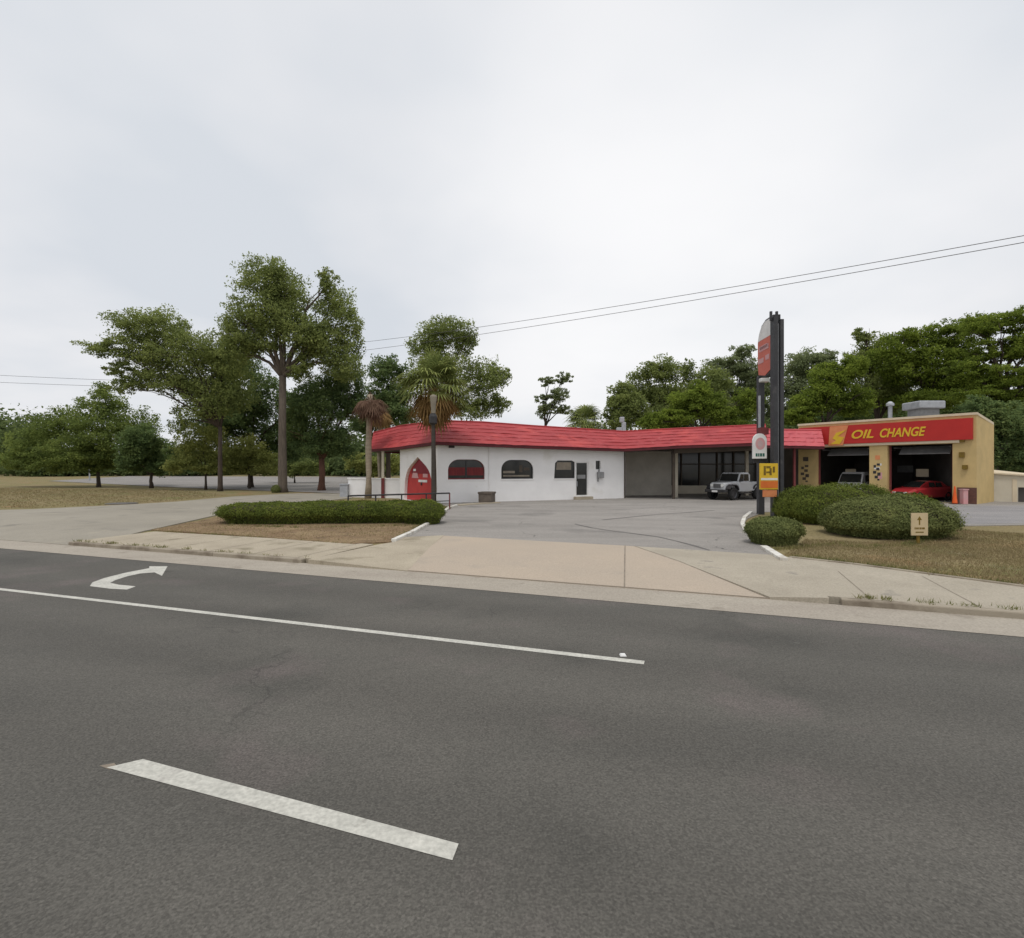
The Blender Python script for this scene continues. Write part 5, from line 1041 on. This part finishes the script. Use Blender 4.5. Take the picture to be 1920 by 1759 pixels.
tree('broad_tree', 'low spreading tree in the far left grass with a slim trunk', (185, 911), 70, [(195, 765, 52, 34), (190, 733, 22, 20), (125, 795, 60, 40), (205, 815, 76, 44), (70, 830, 54, 36), (262, 805, 42, 42), (150, 848, 70, 28), (40, 860, 46, 24), (95, 866, 56, 22), (225, 864, 50, 24), (170, 872, 50, 16), (300, 862, 26, 22)], 'leaf_mid', 'barkdark', .22, 34000, .2, fork=870, clump=.2)
tree('broad_tree', 'dark rounded low tree right of the spreading tree in the left grass', (284, 914), 66, [(282, 850, 32, 36), (265, 830, 40, 34), (250, 865, 34, 22), (296, 876, 22, 20)], 'leaf_dark', 'barkdark', .2, 14000, .18, fork=890)
tree('background_tree', 'leafy tree behind the fan palm rising over the red roof', Vector((X(835, 74), 74, .5)), 74, [(835, 622, 56, 32), (800, 650, 38, 34), (872, 640, 28, 36), (905, 712, 46, 42), (935, 706, 26, 24), (930, 760, 30, 24), (885, 765, 44, 30), (830, 700, 60, 50)], 'leaf_oak', 'barkdark', .4, 18000, .22, fork=780, dens=.9)
tree('background_tree', 'dark tree between the dead palm and the fan palm', Vector((X(728, 70), 70, .5)), 70, [(722, 695, 36, 32), (722, 745, 42, 36), (752, 730, 28, 50), (740, 780, 52, 30), (690, 800, 40, 30)], 'leaf_dark', 'barkdark', .3, 13000, .22, fork=800)
tree('thin_tree', 'thin wispy tree standing alone against the sky above the middle of the roof', Vector((X(1022, 100), 100, .7)), 100, [(1058, 710, 19, 13), (1028, 716, 20, 11), (1018, 748, 16, 12), (1045, 742, 24, 16), (1056, 768, 18, 12), (1018, 772, 14, 16), (1030, 765, 22, 14)], 'leaf_grey', 'barkdark', .28, 5200, .25, fork=800, dens=.7, clump=.18)
tree('background_tree', 'round green tree left of the group behind the canopy', Vector((X(1165, 66), 66, .5)), 66, [(1168, 745, 34, 30), (1160, 780, 32, 34), (1190, 770, 30, 36)], 'leaf_oak', 'barkdark', .25, 9000, .2, fork=800)
tree('background_tree', 'double topped tree in the middle of the group behind the canopy', Vector((X(1250, 72), 72, .5)), 72, [(1242, 696, 44, 28), (1290, 698, 18, 28), (1205, 705, 16, 14), (1245, 745, 62, 42), (1290, 750, 40, 44), (1250, 790, 70, 30), (1330, 720, 44, 34), (1195, 735, 34, 40), (1340, 770, 50, 34)], 'leaf_oak', 'barkdark', .4, 26000, .21, fork=800)
tree('background_tree', 'open airy tree just left of the pylon sign', Vector((X(1380, 78), 78, .6)), 78, [(1392, 662, 24, 18), (1360, 690, 42, 20), (1402, 700, 34, 34), (1345, 735, 44, 30), (1400, 745, 40, 36), (1360, 785, 60, 34), (1436, 725, 26, 44), (1440, 780, 30, 30)], 'leaf_grey', 'barkdark', .35, 20000, .24, fork=800, dens=.8)
tree('background_tree', 'low bright green tree right above the canopy roof', Vector((X(1310, 58), 58, .4)), 58, [(1330, 765, 44, 30), (1270, 785, 44, 20), (1375, 785, 34, 22), (1225, 790, 30, 18), (1310, 735, 30, 24), (1400, 755, 34, 34), (1290, 760, 50, 30)], 'leaf_bright', 'barkdark', .22, 17000, .18, fork=810)
tree('background_tree', 'pale open tree just right of the pylon sign', Vector((X(1505, 76), 76, .6)), 76, [(1505, 680, 42, 26), (1545, 672, 28, 18), (1490, 720, 40, 38), (1540, 715, 40, 40), (1500, 765, 50, 34)], 'leaf_grey', 'barkdark', .35, 13000, .24, fork=800, dens=.85)
tree('background_tree', 'bright green tree above the left end of the garage roof', Vector((X(1545, 58), 58, .4)), 58, [(1560, 710, 44, 34), (1530, 750, 50, 34), (1600, 755, 44, 30), (1500, 778, 40, 22), (1590, 690, 34, 28)], 'leaf_bright', 'barkdark', .3, 16000, .18, fork=800)
tree('background_tree', 'tree with dark tip rising above the middle of the garage roof', Vector((X(1645, 64), 64, .4)), 64, [(1620, 630, 22, 16), (1650, 655, 44, 36), (1615, 680, 42, 34), (1680, 690, 46, 42), (1640, 730, 60, 36), (1690, 745, 50, 34)], 'leaf_oak', 'barkdark', .4, 17000, .19, fork=790)
tree('live_oak', 'big bright live oak above the right half of the garage roof', Vector((X(1745, 60), 60, .4)), 60, [(1710, 630, 36, 24), (1770, 630, 46, 28), (1735, 665, 60, 36), (1800, 660, 40, 40), (1700, 700, 50, 26), (1770, 715, 60, 26), (1740, 750, 70, 24), (1825, 610, 30, 24), (1670, 665, 40, 40), (1800, 720, 50, 34)], 'leaf_bright', 'barkdark', .5, 32000, .18, fork=740)
tree('live_oak', 'largest live oak at the far right reaching above the side building', Vector((X(1880, 52), 52, .35)), 52, [(1850, 610, 46, 26), (1905, 600, 50, 26), (1860, 655, 50, 28), (1930, 650, 50, 40), (1810, 690, 40, 26), (1880, 705, 66, 26), (1940, 720, 50, 40), (1830, 740, 44, 22), (1990, 640, 60, 60), (1900, 755, 60, 30)], 'leaf_bright', 'barkdark', .5, 32000, .16, fork=770, clump=.18)
tree('shade_tree', 'dark understorey tree between the garage side wall and the right edge', Vector((X(1930, 47), 47, .3)), 47, [(1890, 790, 50, 40), (1940, 800, 50, 50), (1870, 840, 30, 50), (1915, 860, 50, 30), (1840, 770, 40, 30)], 'leaf_dark', 'barkdark', .3, 15000, .18, fork=860)
tree('shade_tree', 'dark understorey tree behind the garage roof', Vector((X(1690, 72), 72, .4)), 72, [(1650, 780, 60, 40), (1720, 790, 60, 40), (1580, 790, 60, 40), (1780, 780, 50, 40), (1510, 800, 50, 34)], 'leaf_dark', 'barkdark', .3, 18000, .22, fork=840)
tree('shade_tree', 'dark bushy tree seen under the canopy and behind the pickup', Vector((X(1390, 70), 70, .4)), 70, [(1300, 830, 60, 40), (1390, 820, 60, 44), (1440, 830, 50, 50), (1345, 870, 80, 30)], 'leaf_dark', 'barkdark', .25, 12000, .22, fork=860)
# far wood closing the view: one mass
rng = np.random.default_rng(5); Ls = []
for (x0, x1, d, yt, n) in ((-260, 90, 150, 772, 12), (60, 720, 135, 832, 22), (560, 1150, 125, 812, 16), (1100, 1500, 120, 790, 12), (1450, 2100, 105, 740, 16)):
    for i in range(n):
        px = x0 + (x1 - x0) * (i + rng.random() * .7) / n; dd_ = d + rng.uniform(-8, 14); top = H(yt + rng.uniform(-8, 14), dd_); z0 = zg(X(px, dd_), dd_); r = (top - z0) / 2
        Ls.append(((X(px, dd_), dd_, z0 + r * .95), (max(4.2, r * .9), 4.5, r * 1.05)))
Ls += [((c[0] + 3, c[1] - 3, zg(c[0], c[1]) + 1.9), (6.5, 3.5, 2.3)) for (c, r) in Ls]
Q, Fc = leaves(Ls, 210000, .46, rng, clump=.3, dens=1.8)
wd = raw('far_wood', Q, Fc, M['leaf_far']); tag(wd, 'dense far line of trees closing the view behind everything', 'wood', kind='stuff')
# brush at the foot of the left trees
for (x0, x1, y, lab) in ((505, 600, 872, 'low brown green bush behind the tall bare trunk'), (655, 745, 868, 'low bush behind the low white wall')):
    d = 80; tree('bush', lab, Vector((X((x0 + x1) / 2, d), d, zg(X((x0 + x1) / 2, d), d))), d, [(x0 + (x1 - x0) * k, y + 6 * (i % 2), (x1 - x0) * .3, 20) for i, k in enumerate((.15, .5, .85))], 'leaf_yellow' if x0 > 600 else 'leaf_oak', 'barkdark', .1, 5000, .2, fork=885, cat='bush')
c = P(517, 910, 53.3); hedge('stump_bush', 'small dark bush at the foot of the tall bare trunk', [(c.x, c.y, .4, .45, .45, .55, 2)], 1800, .05, 'leaf_shrub', 'bush')

# ================================================================== GRASS AND LITTER (uncountable)
def blades(name, poly, n, h, seed, m, label, z=.12, w=.012, patchy=.5):
    rng = np.random.default_rng(seed); P_ = np.array(poly); lo, hi = P_.min(0), P_.max(0); p = lo + (hi - lo) * rng.random((n * 3, 2))
    ins = np.zeros(len(p), bool); j = len(P_) - 1
    for i in range(len(P_)):
        xi, yi = P_[i]; xj, yj = P_[j]; c_ = ((yi > p[:, 1]) != (yj > p[:, 1])) & (p[:, 0] < (xj - xi) * (p[:, 1] - yi) / (yj - yi + 1e-12) + xi); ins ^= c_; j = i
    p = p[ins]; f = np.sin(p[:, 0] * 1.7 + 1) * np.cos(p[:, 1] * 2.1) + np.sin(p[:, 0] * .6 + p[:, 1] * .8); p = p[rng.random(len(p)) < .65 + patchy * .35 * f][:n]; k = len(p)
    a = rng.random(k) * 6.283; ln_ = h * (.4 + rng.random(k)); s = w * (.6 + .8 * rng.random(k)); lean = rng.normal(size=(k, 2)) * .45
    B = np.column_stack([p, np.full(k, z)]); U = np.column_stack([np.cos(a), np.sin(a), np.zeros(k)]) * s[:, None]; T = B + np.column_stack([lean * ln_[:, None], ln_])
    V = np.stack([B - U, B + U, T], 1).reshape(-1, 3); o = raw(name, V, np.arange(3 * k).reshape(k, 3), M[m]); return tag(o, label, 'grass', kind='stuff')
lawn = [tuple(p_)[:2] for p_ in (G(1470, 1040), G(1600, 1056), G(1750, 1076), G(1925, 1098), G(1925, 1000), G(1800, 992), G(1640, 1016), G(1510, 1010))]
blades('dry_lawn', lawn, 42000, .055, 3, 'blade', 'dry tan and olive grass of the right lawn', w=.010)
blades('bed_litter', bed, 16000, .045, 4, 'blade', 'dry grass and litter on the mulch bed', z=.16, patchy=.8)
blades('left_grass', [G(-40, 952)[:2], G(60, 952)[:2], G(230, 945)[:2], G(330, 938)[:2], G(430, 928)[:2], G(330, 918)[:2], G(-60, 915)[:2]], 16000, .07, 6, 'blade', 'dry yellow green grass of the left island', w=.03)

# weeds along kerbs and slab edges
def tufts(name, lines, n, h, seed, label, m='blade', spread=.07, zf=None):
    rng = np.random.default_rng(seed); pts = []
    segs = [(np.array(a[:2]), np.array(b[:2])) for l in lines for a, b in zip(l, l[1:])]; Ls_ = np.array([np.linalg.norm(b - a) for a, b in segs])
    cl = []
    for _ in range(n // 14):
        i = rng.choice(len(segs), p=Ls_ / Ls_.sum()); a, b = segs[i]; cl.append(a + (b - a) * rng.random())
    cl = np.array(cl); p = cl[rng.integers(0, len(cl), n)] + rng.normal(size=(n, 2)) * spread; a = rng.random(n) * 6.283
    z = np.array([(zf or (lambda x, y: .13))(q[0], q[1]) for q in p]); hh = h * (.4 + rng.random(n)); lean = rng.normal(size=(n, 2)) * .5; w = .008 * (.6 + .8 * rng.random(n))
    B = np.column_stack([p, z]); U = np.column_stack([np.cos(a), np.sin(a), np.zeros(n)]) * w[:, None]; T = B + np.column_stack([lean * hh[:, None], hh])
    o = raw(name, np.stack([B - U, B + U, T], 1).reshape(-1, 3), np.arange(3 * n).reshape(n, 3), M[m]); return tag(o, label, 'weeds', kind='stuff')
M['weed'] = leafmat('weed_blade', [(0.12, 0.14, 0.05), (0.20, 0.20, 0.075), (0.30, 0.25, 0.12)], .3, .8)
tufts('kerb_weeds', [[xy(ULD, 1.33), xy(UD0, 1.33)], [xy(ULD, 4.05), G(430, 1003), G(662, 1020), G(730, 1017)], [xy(UD1 + .3, 1.33), xy(22, 1.33)]], 2600, .07, 21, 'weeds growing along the kerbs and the sidewalk edge', 'weed', .07, lambda x, y: .13)
tufts('lawn_weeds', [[G(1480, 1043), G(1600, 1055), G(1750, 1075), G(1920, 1097)], [G(1440, 1030), G(1500, 1026), G(1580, 1018)], [G(1590, 1024), G(1700, 1022), G(1790, 1000)]], 3000, .10, 22, 'green weeds and tufts at the lawn edging and shrub bases', 'weed', .12, lambda x, y: .12)
tufts('bed_weeds', [[G(420, 986), G(560, 990), G(700, 988), G(800, 985)], [G(740, 1012), G(800, 981), G(842, 950)]], 1800, .10, 23, 'straggling weeds along the hedge base and white kerb', 'weed', .10, lambda x, y: .165)
# small unit on the red roof
rc_ = P(1171, 808, 45.4); mb = MB(); mb.box(rc_.x - .16, rc_.x + .16, rc_.y + .1, rc_.y + .5, rc_.z - .4, rc_.z + .75); mb.box(rc_.x - .34, rc_.x + .02, rc_.y + .1, rc_.y + .5, rc_.z + .75, rc_.z + 1.2); mb.box(rc_.x - .62, rc_.x - .17, rc_.y + .12, rc_.y + .5, rc_.z - .4, rc_.z + .3)
tag(mb.build('roof_vent', M['galv'], bevel=.04), 'small grey vent unit on the bend of the red roof', 'roof vent')
